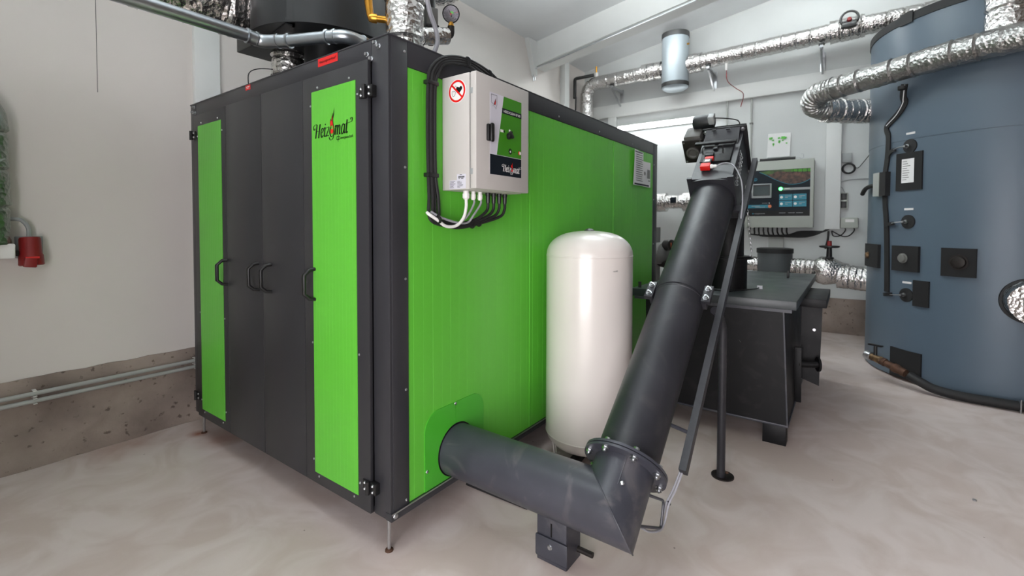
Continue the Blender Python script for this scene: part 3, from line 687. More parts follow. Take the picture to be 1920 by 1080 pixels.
# sloping visor in front of the end plate, with clamp bar and hatch
top = obj('hatch', add_box(BM(), 2.16-2.16, .30, -.095, .09, 0, .010, LM(2.16, 0, .172) @ Matrix.Rotation(-.06, 4, 'Y'), bev=.003), 'bin', con)
obj('visor', prism([(0, .0), (.13, .0), (.13, .045), (.12, .05)], L(2.365, -.112, .185), U, NN, Y, .215), 'pipe2', con)
obj('clamp_bar', add_box(BM(), -.014, .014, -.112, .15, 0, .016, LM(2.345, 0, .205), bev=.003), 'bin', con)
obj('hinge_rib', add_box(BM(), 0, .012, -.055, -.03, 0, .008, LM(2.46, 0, .236)), 'bin', con); obj('hinge_rib', add_box(BM(), 0, .012, .035, .06, 0, .008, LM(2.46, 0, .236)), 'bin', con)
obj('hatch_handle', tube(fillet([L(2.245, .085, .18), L(2.275, .085, .225), L(2.275, -.04, .225), L(2.245, -.04, .18)], .012), .0042, 8), 'bin', con)
obj('hinge_tab', add_box(BM(), -.03, .03, -.012, .012, 0, .02, LM(2.31, .012, .185)), 'bin', con)
sw = obj('switch_bracket', add_box(BM(), 0, .035, 0, .055, 0, .022, LM(2.205, .01, .182), bev=.003), 'bin', con)
s1 = obj('safety_switch', add_box(BM(), 0, .028, 0, .052, 0, .03, LM(2.165, .004, .172), bev=.003), 'red', con, label='red and black safety switch')
obj('switch_body', add_box(BM(), 0, .045, 0, .052, 0, .032, LM(2.118, .008, .172), bev=.003), 'blk', s1)
obj('switch_cover', add_box(BM(), 0, .045, 0, .06, 0, .034, LM(2.072, .008, .168), bev=.004), 'red', s1)
obj('switch_label', add_box(BM(), 0, .024, .012, .042, 0, .001, LM(2.125, .006, .2045)), 'white', s1)
gl = obj('gland', lathe(L(2.095, .008, .185), -Y, [(0, .014), (.012, .014), (.013, .011), (.034, .010), (.038, .006)], 10), 'white', s1)
obj('switch_cable', tube(catmull([L(2.095, -.025, .185), L(2.10, -.075, .20), L(2.06, -.135, .20), L(1.97, -.185, .15), L(1.86, -.20, .07), L(1.79, -.195, .0)], 6), .0042, 8), 'grey2', con, label='light grey switch cable')
# gear motor left of the end plate
gm = obj('gearbox', add_box(BM(), -.09, .06, .14, .262, .02, .215, LM(2.55, 0, 0), bev=.022), 'cast', con, label='grey cast gearbox')
obj('shaft_cover', lathe(L(2.4485, .205, .09), -U, [(0, .045), (.012, .045), (.014, .034), (.004, .026), (.004, .001)], 24), 'cast', gm)
obj('gear_flange', add_box(BM(), -.102, -.088, .132, .27, .005, .19, LM(2.55, 0, 0), bev=.006), 'iron', gm)
for v_, n_ in ((.146, .175), (.256, .175), (.146, .02), (.256, .02)): obj('bolt', lathe(L(2.449, v_, n_), -U, [(0, .007), (.006, .007)], 6), 'steel', gm)
mo = obj('motor', lathe(L(2.60, .21, .245), -Y, [(0, .035), (.004, .044), (.02, .05), (.12, .05), (.14, .044), (.145, .03)], 24), 'drum', con, label='black electric motor')
obj('terminal_box', add_box(BM(), -.03, .03, .06, .10, .24, .30, LM(2.58, 0, 0), bev=.005), 'grey', mo)
obj('motor_cable', tube(catmull([L(2.58, .07, .275), L(2.57, .03, .275), L(2.60, -.02, .248), L(2.60, -.08, .225), L(2.56, -.10, .20)], 6), .004, 8), 'rubber', mo)
# drop chute down into the bin
obj('chute', cyl((2.44, -.80, 1.06), (2.44, -.80, 1.95), .105, 40), 'bin', con)
cf = obj('chute_flange', lathe((2.44, -.80, 1.15), Z, [(0, .10), (0, .155), (.008, .155), (.0081, .10)], 40, cap=False), 'bin', con)
# angled saddle from chute to head box
sd = BM(); add_lathe(sd, (2.44, -.80, 1.90), (U*-.2+Z).normalized(), [(0, .105), (.2, .115)], 40); obj('chute_neck', sd, 'bin', con)
# chains and hooks
def chain_bm(pts, lk=.022, w_=.0022):
    P = resample(catmull(pts, 8), lk*.78); bm = BM()
    for i in range(len(P)-1):
        d = (P[i+1]-P[i]).normalized(); u, v, _ = frame_at(d); s = u if i % 2 else v; c = (P[i]+P[i+1])/2
        loop = [c+d*(lk*.5*math.cos(t))+s*(lk*.3*math.sin(t)) for t in [2*PI*k/10 for k in range(11)]]
        add_tube(bm, loop, w_, 5, cap=False)
    return bm
obj('chain', chain_bm([L(2.30, -.135, .16), L(2.22, -.137, .12), L(2.10, -.138, .10), L(2.00, -.150, .09)]), 'steel', con)
obj('chain', chain_bm([L(2.32, -.135, .12), L(2.26, -.137, .09), L(2.16, -.138, .07)]), 'steel', con)
obj('chain', chain_bm([(2.36, -.935, 1.50), (2.37, -.945, 1.40), (2.38, -.955, 1.28), (2.42, -.962, 1.18)]), 'steel', con)
# cable rail along the right of the tube
ra0, ra1 = L(.27, -.185, -.13), L(2.46, -.185, -.02)
d_ = (ra1-ra0).normalized(); sN = d_.cross(Y).normalized()
def bar(p0, p1, w1, w2, side=Y):
    d = (V(p1)-V(p0)).normalized(); n = d.cross(side).normalized(); s = n.cross(d); bm = BM()
    a = [bm.verts.new(V(p0)+s*x*w1/2+n*y*w2/2) for x, y in ((-1, -1), (1, -1), (1, 1), (-1, 1))]; b = [bm.verts.new(V(p1)+s*x*w1/2+n*y*w2/2) for x, y in ((-1, -1), (1, -1), (1, 1), (-1, 1))]
    bm.faces.new(a); bm.faces.new(b[::-1]); bridge(bm, a, b); return bm
rl_ = obj('cable_rail', bar(ra0, ra1, .03, .042), 'pipe2', con)
obj('rail_peg', cyl(L(.42, -.105, -.05), L(.44, -.178, -.12), .008, 10), 'pipe', rl_)
obj('rail_bracket', add_box(BM(), -.03, .03, -.2, -.12, -.02, .0, LM(1.95, 0, -.04)), 'pipe2', rl_)
for k in range(2):
    obj('rail_cable', tube(catmull([L(.30, -.185+.008*k, -.13), L(.21, -.165+.01*k, -.165), L(.15, -.15+.01*k, -.175), L(.095, -.14+.01*k, -.215+.006*k), L(.05, -.135, -.20+.006*k), L(.01, -.12, -.13), L(-.01, -.11, -.06)], 6), .0042, 8), 'grey2', rl_, label='grey cable')
obj('cable_tie', lathe(L(.15, -.145, -.178), (U-NN*.5).normalized(), [(0, .011), (.004, .011)], 10), 'blk', rl_)
obj('guard_handle', tube(fillet([L(.09, -.108, .0), L(.145, -.135, -.15), L(.06, -.135, -.205), L(-.025, -.108, -.01)], .018), .0055, 8), 'pipe', con)
# support post
ft = V((1.462, -.972, 0))
obj('support_post', tube(fillet([V((1.36, -.95, .93)), V((1.40, -.956, .915)), V((1.462, -.972, .84)), ft+Z*.006], .07, 8), .0215, 20), 'pipe2', con)
bm = BM(); add_lathe(bm, ft+V((.02, -.005, 0)), Z, [(0, .058), (.007, .058)], 32); fp_ = obj('foot_plate', bm, 'iron', con)
obj('foot_screw', lathe(ft+V((.055, -.02, .007)), Z, [(0, .009), (.006, .008)], 8), 'rust', fp_)
# ground bracket under the horizontal tube
bko = obj('ground_bracket', B(.352, .360, -.632, -.494, .0, .192, bev=.003), 'pipe', con)
for y_ in (-.632, -.502):
    obj('bracket_web', prism([(.360, .0), (.470, .0), (.470, .12), (.42, .168), (.360, .185)], (0, y_, 0), X, Z, Y, .008), 'pipe', bko)
obj('bracket_plate', B(.343, .3515, -.640, -.491, .020, .110, bev=.006), 'pipe', bko)
obj('slot', B(.3505, .352, -.566, -.560, .114, .17), 'black', bko)
obj('bolt', lathe((.343, -.563, .078), -X, [(0, .011), (.003, .011), (.0032, .008), (.008, .008)], 8), 'steel', bko)
obj('bracket_bolt', cyl((.45, -.70, .04), (.45, -.60, .04), .012, 10), 'iron', bko)

# ------------------------------------------------------------------ black pipe under the conveyor, at the tank
bp_ = thing('black_hose', 'black rubber hose lying on the floor under the white expansion tank', 'hose', (1.1, -.27, 0))
obj('hose', tube(catmull([(.74, -.33, .031), (.95, -.295, .031), (1.1, -.27, .031), (1.35, -.245, .031), (1.75, -.20, .031)], 5), .03, 16), 'rubber', bp_)
obj('cuff', cyl((.745, -.329, .032), (.70, -.336, .032), .0318, 16), 'iron', bp_)
tag(obj('floor_shadow_strip', tube([(.585, .10, .007), (.590, -.10, .007), (.597, -.28, .007)], .006, 6), 'rubber'), 'thin black strip standing in for the shadow gap under the horizontal conveyor tube', 'cable')  # dark strip modelled in place of the shadow gap below the tube

# ------------------------------------------------------------------ ash bin
ab = thing('ash_bin', 'large black steel ash bin with overhanging lid below the conveyor head', 'ash bin', (2.95, -.76, 0))
bx0, bx1, by0, by1 = 2.055, 3.85, -1.225, -.33
bod = BM()
lowr = [bod.verts.new(v) for v in ((bx0+.02, by0, .13), (bx1, by0, .13), (bx1, by1, .13), (bx0+.02, by1, .13))]
upr = [bod.verts.new(v) for v in ((bx0, by0+.03, .865), (bx1, by0+.03, .865), (bx1, by1, .865), (bx0, by1, .865))]
bod.faces.new(lowr[::-1]); bod.faces.new(upr); bridge(bod, lowr, upr); obj('body', bod, 'bin', ab)
obj('bottom_edge', B(bx0+.012, bx1, by0-.008, by1, .122, .136, bev=.002), 'pipe', ab)
obj('corner_edge', bar((bx0+.018, by0-.002, .136), (bx0-.002, by0+.028, .865), .008, .008), 'pipe', ab)
ld = obj('lid', B(2.0, 3.95, -1.27, -.24, .868, .922, bev=.003), 'lid', ab)
obj('lid_lip', B(2.012, 3.94, -1.245, -.26, .848, .869), 'pipe', ab)
for x, y in ((bx0+.025, by0+.005), (bx0+.025, by1-.16), (bx1-.14, by0+.005), (bx1-.14, by1-.16)):
    obj('foot', B(x, x+.10, y, y+.13, 0, .128, bev=.002), 'bin', ab)
sk = obj('filling_socket', lathe((2.44, -.80, .922), Z, [(0, .132), (.004, .128), (.215, .128)], 40), 'bin', ab)
sf = obj('socket_flange', lathe((2.44, -.80, 1.137), Z, [(0, .10), (0, .165), (.010, .165), (.0102, .10)], 40, cap=False), 'bin', ab)
for k in range(6):
    a = k*PI/3+.5; obj('bolt', lathe((2.44+.15*math.cos(a), -.80+.15*math.sin(a), 1.158), Z, [(0, .009), (.01, .009)], 6), 'steel', sf)
obj('lid_rod', tube(fillet([(2.20, -.66, .93), (2.20, -.86, .928), (2.45, -.99, .928), (2.52, -1.0, .93)], .02), .004, 8), 'bin', ab)
lt = obj('lid_catch', add_box(BM(), 2.50, 2.53, -1.02, -.985, .922, .945), 'steel', ab)
for dx in (0, .05): obj('lid_lug', B(3.40+dx, 3.408+dx, -1.10, -1.085, .922, .985, bev=.002), 'blk', ab)
for v_ in ((2.06, -.27), ): obj('lid_lug', B(v_[0], v_[0]+.01, v_[1]-.02, v_[1], .922, .965), 'blk', ab)
# lifting fork on the right side
lf = obj('lifting_arm', B(2.62, 3.30, -1.40, -1.24, .805, .865, bev=.004), 'bin', ab)
pl_ = obj('lifting_plate', prism([(-1.245, .27), (-1.36, .23), (-1.372, .79), (-1.245, .80)], (2.72, 0, 0), Y, Z, X, .012), 'bin', ab)
obj('bolt', lathe((2.72, -1.325, .63), -X, [(0, .011), (.003, .010)], 10), 'steel', pl_)
obj('side_rib', B(2.58, 2.60, -1.262, -1.215, .13, .52, bev=.003), 'bin', ab)
pg_ = obj('lifting_peg', cyl((2.60, -1.24, .40), (2.64, -1.355, .405), .024, 16), 'bin', ab)
obj('peg_flange', cyl((2.64, -1.35, .405), (2.645, -1.362, .405), .05, 20), 'bin', pg_)
bscr = BM()
for y0_, z0_, y1_, z1_ in ((-.93, .66, -.96, .62), (-1.0, .655, -1.06, .654), (-1.07, .655, -1.09, .65)):
    add_tube(bscr, [(bx0+.0075, y0_, z0_), (bx0+.0075, y1_, z1_)], .0013, 4)
obj('scratch', bscr, 'grey', ab)

# ------------------------------------------------------------------ buffer tank
tx, ty, tr, tz = 4.80, -2.64, .975, 3.22
bt = thing('buffer_tank', 'huge blue-grey insulated buffer tank standing at the right', 'tank', (tx, ty, 0))
def tp_(deg, z, k=0): a = math.radians(deg); return V((tx+(tr+k)*math.cos(a), ty+(tr+k)*math.sin(a), z))
obj('lower_jacket', lathe((tx, ty, .015), Z, [(0, tr), (2.125, tr), (2.13, tr-.004)], 120), 'buf', bt)
obj('upper_jacket', lathe((tx, ty, 2.135), Z, [(0, tr+.004), (tz-2.135, tr+.004)], 120), 'buf', bt)
obj('base_rim', lathe((tx, ty, 0), Z, [(0, tr-.02), (.02, tr-.02)], 80), 'rust', bt)
obj('top_trim', lathe((tx, ty, tz-.055), Z, [(0, tr+.006), (0, tr+.012), (.07, tr+.012), (.075, tr-.05), (.076, .02)], 120), 'rubber', bt)
def curved_patch(d0, d1, z0, z1, k0, k1, n=8, z0b=None, z1b=None):
    bm = BM(); a = []; b = []
    z0b = z0 if z0b is None else z0b; z1b = z1 if z1b is None else z1b
    ring_ = []
    for i in range(n+1):
        t = i/n; d = d0+(d1-d0)*t; zl, zh = z0+(z0b-z0)*t, z1+(z1b-z1)*t
        ring_.append([bm.verts.new(tp_(d, zl, k0)), bm.verts.new(tp_(d, zh, k0)), bm.verts.new(tp_(d, zh, k1)), bm.verts.new(tp_(d, zl, k1))])
    for i in range(n): bridge(bm, ring_[i], ring_[i+1])
    bm.faces.new(ring_[0]); bm.faces.new(ring_[-1][::-1]); return bm
obj('trim_clasp', curved_patch(127, 134, tz-.07, tz+.03, .010, .020), 'rubber', bt)
def plug(parent, deg, z, r, m='rust', dpt=.02):
    a = math.radians(deg); n = V((math.cos(a), math.sin(a), 0))
    return obj('plug', lathe(tp_(deg, z, .026), n, [(0, r*1.25), (.004, r*1.25), (.0045, r), (dpt, r*.9), (dpt+.004, r*.5)], 16), m, parent)
c1 = obj('cover_plate', curved_patch(97, 115.5, .975, 1.198, .0, .026), 'foam', bt); plug(c1, 104, 1.085, .03, 'dirt')
c2 = obj('cover_plate', curved_patch(126, 140, .975, 1.198, .0, .026), 'foam', bt); plug(c2, 132.5, 1.09, .036, 'mgrey')
c3 = obj('cover_plate', curved_patch(149.4, 161.8, .966, 1.196, .0, .026), 'foam', bt); plug(c3, 155.8, 1.085, .05, 'iron')
obj('foam_patch', curved_patch(137.4, 144.6, .682, .905, .0, .016), 'foam', bt)
obj('foam_patch', curved_patch(125.8, 142, .02, .275, .0, .016), 'foam', bt)
lf_ = obj('label_frame', curved_patch(126.6, 140.2, 1.69, 2.02, .0, .014), 'foam', bt)
ls_ = obj('data_label', curved_patch(130, 136.5, 1.755, 1.965, .014, .0152), 'paper', lf_)
bm = BM()
for k in range(9):
    add_box
    q = curved_patch(130.6, 130.6+random.uniform(2, 4.6), 1.94-k*.02, 1.945-k*.02, .0152, .0158, 3)
    me_ = bpy.data.meshes.new('x'); q.to_mesh(me_); q.free(); bm.from_mesh(me_); bpy.data.meshes.remove(me_)
obj('label_text', bm, 'mgrey', ls_)
for i, z in enumerate((2.075, 1.412, .765)):
    a = math.radians(133.6); n = V((math.cos(a), math.sin(a), 0)); e_ = V((-math.sin(a), math.cos(a), 0))
    s_ = obj('sensor_rosette', lathe(tp_(133.6, z, -.004), n, [(0, .062), (.012, .060), (.014, .02)], 28), 'rubber', bt)
    obj('sensor', lathe(tp_(133.0, z, .006), n, [(0, .018), (.016, .018), (.018, .011), (.045, .010)], 10), 'steel', s_)
    obj('probe_wire', tube(catmull([tp_(133, z, .045), tp_(130, z-.006, .055), tp_(126.5, z-.012, .04)], 5), .005, 8), 'steel', s_)
    obj('sensor_tag', curved_patch(131.6, 136.2, z+.102, z+.120, 0, .007, 4), 'white', bt)
# sensor cable strip down the jacket
cs = thing('sensor_cable_strip', 'flat black sensor cable strip running down the left of the blue-grey tank', 'cable', tuple(tp_(119, .7)))
def ribbon(pts, wd, thk):
    bm = BM(); prev = None; P = catmull([V((p[0], p[1], p[2])) for p in pts], 6)
    Q = [(p.x, p.y, p.z) for p in P]
    for i, (d, z, k) in enumerate(Q):
        d2, z2, _ = Q[min(i+1, len(Q)-1)]; d1, z1, _ = Q[max(i-1, 0)]
        tv = V(((d2-d1)*math.radians(1)*tr, z2-z1)).normalized(); nv = V((-tv.y, tv.x))
        rg = []
        for s_, kk in ((-1, 0), (1, 0), (1, thk), (-1, thk)):
            dd = d+nv.x*s_*wd/2/(math.radians(1)*tr); zz = z+nv.y*s_*wd/2; rg.append(bm.verts.new(tp_(dd, zz, k+kk)))
        if prev: bridge(bm, prev, rg)
        else: bm.faces.new(rg)
        prev = rg
    bm.faces.new(prev[::-1]); return bm
obj('strip', ribbon([(132, 2.62, .035), (130.5, 2.52, .02), (131, 2.46, .012), (127, 2.38, .008), (119.5, 2.30, .004), (119, 2.26, .003), (120.5, 2.19, .003), (120, 2.0, .003), (118.5, 1.84, .003), (119, 1.6, .003), (120.5, 1.4, .003), (121.5, 1.1, .003), (122, .85, .003), (122, .765, .003)], .055, .012), 'rubber', cs)
obj('edge_cord', ribbon([(132.6, 2.61, .05), (131.2, 2.50, .036), (130.4, 2.455, .028), (126.5, 2.37, .024), (119.6, 2.30, .02)], .006, .004), 'paper', cs, label='pale cord edge')
for z, ks in ((2.075, .04), (1.412, .0), (.765, .0)):
    obj('branch', ribbon([(120, z-.03-ks, .003), (123, z-.02, .006), (126.8, z-.012, .02)], .03, .014), 'rubber', cs)
jb = obj('junction_box', curved_patch(112, 117.2, 1.655, 1.875, .0, .05), 'conduit', cs, label='light grey junction box')
obj('box_side', curved_patch(117.3, 122, 1.655, 1.875, .0, .045), 'rubber', jb)
obj('feed_cable', tube(catmull([tp_(112, 1.76, .03), tp_(104, 1.76, .03), tp_(98, 1.74, .04), tp_(93, 1.70, .05)], 6), .02, 10), 'rubber', cs)
# hood on the foreground side with a foil pipe stub
a = math.radians(176.5); n = V((math.cos(a), math.sin(a), 0))
nz = thing('foil_pipe_stub', 'foil-wrapped pipe stub with black ring on the blue-grey tank at the right edge', 'pipe', tuple(tp_(179, .62)))
obj('ring', lathe(tp_(179, .815, -.01), V((math.cos(math.radians(179)), math.sin(math.radians(179)), 0)), [(0, .172), (.03, .172), (.032, .155)], 40), 'rubber', nz)
obj('wrap', foil([tp_(179, .815, .0), tp_(179, .815, .05), tp_(179, .815, .16)], .15, amp=.012, seg=40, band=.3), 'foil', nz)
obj('end_cap', lathe(tp_(179, .815, .155), V((math.cos(math.radians(179)), math.sin(math.radians(179)), 0)), [(0, .075), (.015, .07), (.02, .04)], 20), 'mgrey', nz)

# drain valve and hose at the foot of the tank
dv = thing('drain_valve', 'rusty drain valve with black hand lever at the foot of the blue-grey tank', 'valve', (3.98, -1.78, .1))
P0, P1, P2 = V((4.06, -1.60, .215)), V((4.02, -1.80, .145)), V((3.93, -1.95, .13))
P0 = V((4.10, -1.655, .20)); P1 = V((4.00, -1.78, .175)); P2 = V((3.88, -1.93, .125))
d01 = (P1-P0)
obj('hose_end', lathe(P0, d01, [(-.0, .034), (.01, .038), (.05, .038), (.055, .032)], 14), 'steel', dv)
obj('valve_body', lathe(P0+d01.normalized()*.05, d01, [(0, .03), (.02, .034), (.05, .032), (.09, .036), (.1, .028)], 12), 'dirt', dv)
obj('union', lathe(P1-d01.normalized()*.01, P2-P1, [(0, .036), (.03, .036), (.032, .03), (.10, .03), (.102, .04), (.13, .04), (.15, .034), (.2, .034)], 12), 'rust', dv)
obj('stem', cyl(P0+d01.normalized()*.09, P0+d01.normalized()*.09+Z*.11, .014, 10), 'blk', dv)
mt = Matrix.Translation(P0+d01.normalized()*.09+Z*.11) @ Matrix.Rotation(-.5, 4, 'Z')
obj('lever', add_box(BM(), -.018, .018, -.055, .055, 0, .014, mt, bev=.004), 'blk', dv)
hs = thing('drain_hose', 'thick black insulated hose curving along the foot of the blue-grey tank', 'hose', (3.78, -2.3, 0))
obj('hose', tube(catmull([(3.868, -1.945, .118), (3.82, -2.02, .085), (3.79, -2.10, .055), (3.755, -2.25, .042), (3.735, -2.45, .042), (3.735, -2.7, .042), (3.75, -3.0, .042), (3.80, -3.3, .042)], 6), .036, 18), 'rubber', hs)
hc = obj('hose_clamp', tube([V((3.738, -2.56, .042))+V((.039*math.cos(t), 0, .039*math.sin(t))) for t in [2*PI*k/16 for k in range(17)]], .004, 6, cap=False), 'steel', hs)
obj('clamp_bolt', cyl((3.69, -2.56, .0), (3.69, -2.56, .10), .005, 8), 'steel', hc)

# ------------------------------------------------------------------ foil pipe in front of the big tank
fp = thing('foil_pipe', 'foil-wrapped pipe rising along the front of the blue-grey tank, bent back at its left end', 'pipe', (4.0, -1.8, 2.4))
obj('wrap', foil([(3.55, -3.2, 2.76), (3.56, -2.62, 2.73), (3.76, -2.19, 2.735), (4.24, -1.33, 2.69)], .100, rad=.25, amp=.006, band=.135), 'foild', fp)
obj('elbow', foil([(4.215, -1.375, 2.692), (4.30, -1.22, 2.684), (4.42, -1.17, 2.60), (4.55, -1.30, 2.555)], .104, rad=.14, amp=.004, band=.032, step=.008), 'foild', fp)
obj('collar', foil([(4.535, -1.285, 2.56), (4.78, -1.60, 2.55), (4.80, -1.72, 2.55)], .118, amp=.012, band=.07, step=.01), 'foil', fp)
fv = tag(obj('foil_downpipe', foil([(3.82, -2.46, 2.80), (3.82, -2.46, 3.9)], .135, amp=.010, band=.2), 'foil'), 'vertical foil-wrapped pipe above the buffer tank pipe at the top right corner', 'pipe')
obj('knob', lathe((3.99, -1.86, 2.575), -Z, [(0, .03), (.03, .03), (.034, .02)], 12), 'rubber', fp)

# ------------------------------------------------------------------ foil pipe along the back wall
wp_ = thing('foil_wall_pipe', 'long foil-wrapped pipe running under the roof along the back wall', 'pipe', (5.65, 0, 3.2))
obj('wrap', foil([(5.65, .42, 3.66), (5.65, -1.7, 3.72), (5.65, -2.3, 3.73)], .105, amp=.007, band=.15), 'foil', wp_)
obj('wrap', foil([(5.65, .70, 3.655), (5.65, 1.98, 3.645), (5.65, 1.98, 2.3)], .103, rad=.2, amp=.006, band=.15), 'foil', wp_)
obj('collar', foil([(5.65, .36, 3.66), (5.65, .20, 3.66)], .125, amp=.016, band=.08, k=14), 'foil', wp_)
obj('collar', foil([(5.65, .76, 3.655), (5.65, 1.05, 3.655)], .122, amp=.016, band=.10, k=14), 'foil', wp_)
obj('collar', foil([(5.65, -1.28, 3.71), (5.65, -1.62, 3.72)], .128, amp=.012, band=.10, k=12), 'foil', wp_)
hw = obj('handwheel', tube([V((5.52, -1.47, 3.79))+V((0, .085*math.cos(t), .085*math.sin(t))) for t in [2*PI*k/24 for k in range(25)]], .013, 8, cap=False), 'blk', wp_)
obj('wheel_hub', lathe((5.46, -1.47, 3.77), X, [(0, .02), (.06, .03), (.15, .035)], 12), 'dred', hw)
obj('wheel_spoke', B(5.50, 5.525, -1.54, -1.40, 3.745, 3.765), 'blk', hw); obj('wheel_foot', B(5.47, 5.53, -1.54, -1.40, 3.68, 3.735, bev=.01), 'blk', hw)
bs = obj('gland', lathe((5.60, -.13, 3.56), -Z, [(0, .02), (.07, .02), (.09, .012)], 10), 'white', wp_)
obj('sensor_wire', tube(catmull([(5.60, -.13, 3.47), (5.63, -.14, 3.33), (5.75, -.22, 3.25), (5.85, -.30, 3.18), (5.90, -.26, 3.02)], 5), .005, 6), 'dred', bs)
st_ = obj('valve_stem', cyl((5.62, 1.80, 3.72), (5.62, 1.80, 3.80), .03, 12), 'white', wp_)
obj('valve_cap', cyl((5.62, 1.80, 3.80), (5.62, 1.80, 3.90), .014, 10), 'brass', st_)
obj('drain_cock', cyl((5.58, 1.93, 2.98), (5.48, 1.84, 2.98), .022, 10), 'steel', wp_)
av = thing('air_separator', 'grey cylindrical vessel with black bands hung in the back wall foil pipe', 'vessel', (5.60, .56, 3.31))
obj('jacket', lathe((5.62, .56, 3.38), Z, [(0, .183), (.70, .183)], 40), 'silv', av)
obj('band', lathe((5.62, .56, 4.05), Z, [(0, .189), (.07, .189), (.075, .14)], 40), 'rubber', av)
obj('band', lathe((5.62, .56, 3.36), Z, [(0, .189), (.055, .189)], 40), 'rubber', av)
obj('bottom_cap', lathe((5.62, .56, 3.31), Z, [(0, .05), (.012, .14), (.035, .175), (.05, .183)], 40), 'silv', av)
obj('side_plate', B(5.58, 5.68, .742, .758, 3.56, 3.76, bev=.003), 'drum', av)
obj('vent', cyl((5.58, .385, 3.93), (5.58, .355, 3.93), .014, 8), 'brass', av)
# consoles
for i, (y, z) in enumerate(((1.52, 3.57), (.10, 3.59), (-1.20, 3.59))):
    wb = thing('wall_bracket', ('zinc wall bracket with diagonal brace under the foil pipe left of the grey vessel', 'zinc wall bracket with diagonal brace under the foil pipe right of the grey vessel', 'zinc wall bracket under the foil pipe close to the blue-grey tank')[i], 'bracket', (5.9, y, z-.4), None)
    obj('wall_plate', B(5.975, 6.0, y-.03, y+.03, z-.36, z-.0, bev=.003), 'steel', wb)
    obj('arm', bar((5.56, y, z-.045), (5.985, y, z-.045), .035, .03), 'steel', wb)
    obj('brace', bar((5.60, y, z-.07), (5.985, y, z-.31), .022, .018), 'steel', wb)
    obj('pad', B(5.56, 5.62, y-.03, y+.03, z-.022, z-.008), 'rubber', wb)
bl = thing('black_pipe', 'thin black insulated pipe angled from the wall corner to the foil pipe', 'pipe', (5.6, 2.0, 3.3))
obj('pipe', tube(fillet([(5.62, 1.84, 3.775), (5.50, 2.12, 3.735), (5.50, 2.12, 3.42)], .03), .026, 12), 'rubber', bl)
obj('thin_end', cyl((5.50, 2.10, 3.44), (5.50, 2.12, 2.4), .012, 10), 'rubber', bl)

# ------------------------------------------------------------------ lamps
def lamp(name, label, p0, p1, facing, power):
    p0, p1 = V(p0), V(p1); c = (p0+p1)/2; d = (p1-p0); ln = d.length; d.normalize()
    t = thing(name, label, 'lamp', tuple(c))
    n = V(facing).normalized(); s = d.cross(n).normalized()
    mt = Matrix((( d.x, s.x, n.x, c.x), (d.y, s.y, n.y, c.y), (d.z, s.z, n.z, c.z), (0, 0, 0, 1)))
    obj('housing', add_box(BM(), -ln/2, ln/2, -.045, .045, -.03, .02, mt, bev=.006), 'white', t)
    obj('diffuser', add_box(BM(), -ln/2+.02, ln/2-.02, -.038, .038, .021, .045, mt, bev=.008), 'lamp', t)
    obj('end_cap', add_box(BM(), -ln/2-.012, -ln/2+.02, -.046, .046, -.03, .048, mt, bev=.004), 'white', t); obj('end_cap', add_box(BM(), ln/2-.02, ln/2+.012, -.046, .046, -.03, .048, mt, bev=.004), 'white', t)
    a = area('lamp_light', c+n*.06, n, ln, .08, power, (.92, .99, 1.0)); a.rotation_euler = mt.to_euler()
    a.rotation_euler = (mt.to_3x3() @ Matrix.Rotation(PI, 3, 'X')).to_euler()
    a.parent = None
    return t
lamp('fluorescent_or_fill_lamp', 'fluorescent lamp mounted on the back wall below the ledge', (XB-.09, 1.55, 2.93), (XB-.09, .12, 2.93), (-1, 0, -.25), 11)
yb = lambda y: ceil_z(y)-.335
lamp('fluorescent_or_fill_lamp', 'fluorescent lamp behind the roof beam, shining on the back wall', (4.80, 1.35, yb(1.35)+.12), (4.80, -.15, yb(-.15)+.12), (.8, .5, -.35), 60)
lamp('fluorescent_or_fill_lamp', 'fluorescent lamp under the roof beam beyond the top edge of the picture', (4.80, -.60, yb(-.6)+.12), (4.80, -2.1, yb(-2.1)+.12), (1, 0, .3), 65)
def fill_uplamp(label, p0, p1, power):  # added unseen lamps shining up to lift the ceiling and upper walls
    t = lamp('fluorescent_or_fill_lamp', label, p0, p1, (0, 0, 1), power)
    for q in (p0, p1):
        q = V(q); obj('hanger', cyl(q, (q.x, q.y, ceil_z(q.y)), .004, 6), 'steel', t)
fill_uplamp('added unseen uplight over the front of the room, above the picture', (-.9, .9, 3.55), (-.9, -.6, 3.55), 72)
fill_uplamp('added unseen uplight high over the boiler, above the picture', (2.5, .8, 3.74), (2.5, -.5, 3.74), 108)
lr = thing('cable_rail', 'slim metal cable rail along the lower edge of the roof beam', 'rail', (4.4, .9, 3.6))
obj('rail', bar((4.39, YL-.05, yb(YL-.05)-.03), (4.39, -2.2, yb(-2.2)-.03), .012, .022), 'conduit', lr)
obj('rail', bar((4.36, YL-.10, yb(YL-.1)-.055), (4.36, -2.2, yb(-2.2)-.055), .012, .014), 'steel', lr)
obj('drop', tube(fillet([(4.36, YL-.10, yb(YL-.1)-.055), (4.36, YL-.03, yb(YL)-.07), (4.36, YL-.03, yb(YL)-.22)], .03), .008, 8), 'steel', lr)
obj('drop', cyl((4.40, YL-.03, yb(YL)-.03), (4.40, YL-.03, yb(YL)-.20), .008, 8), 'steel', lr)

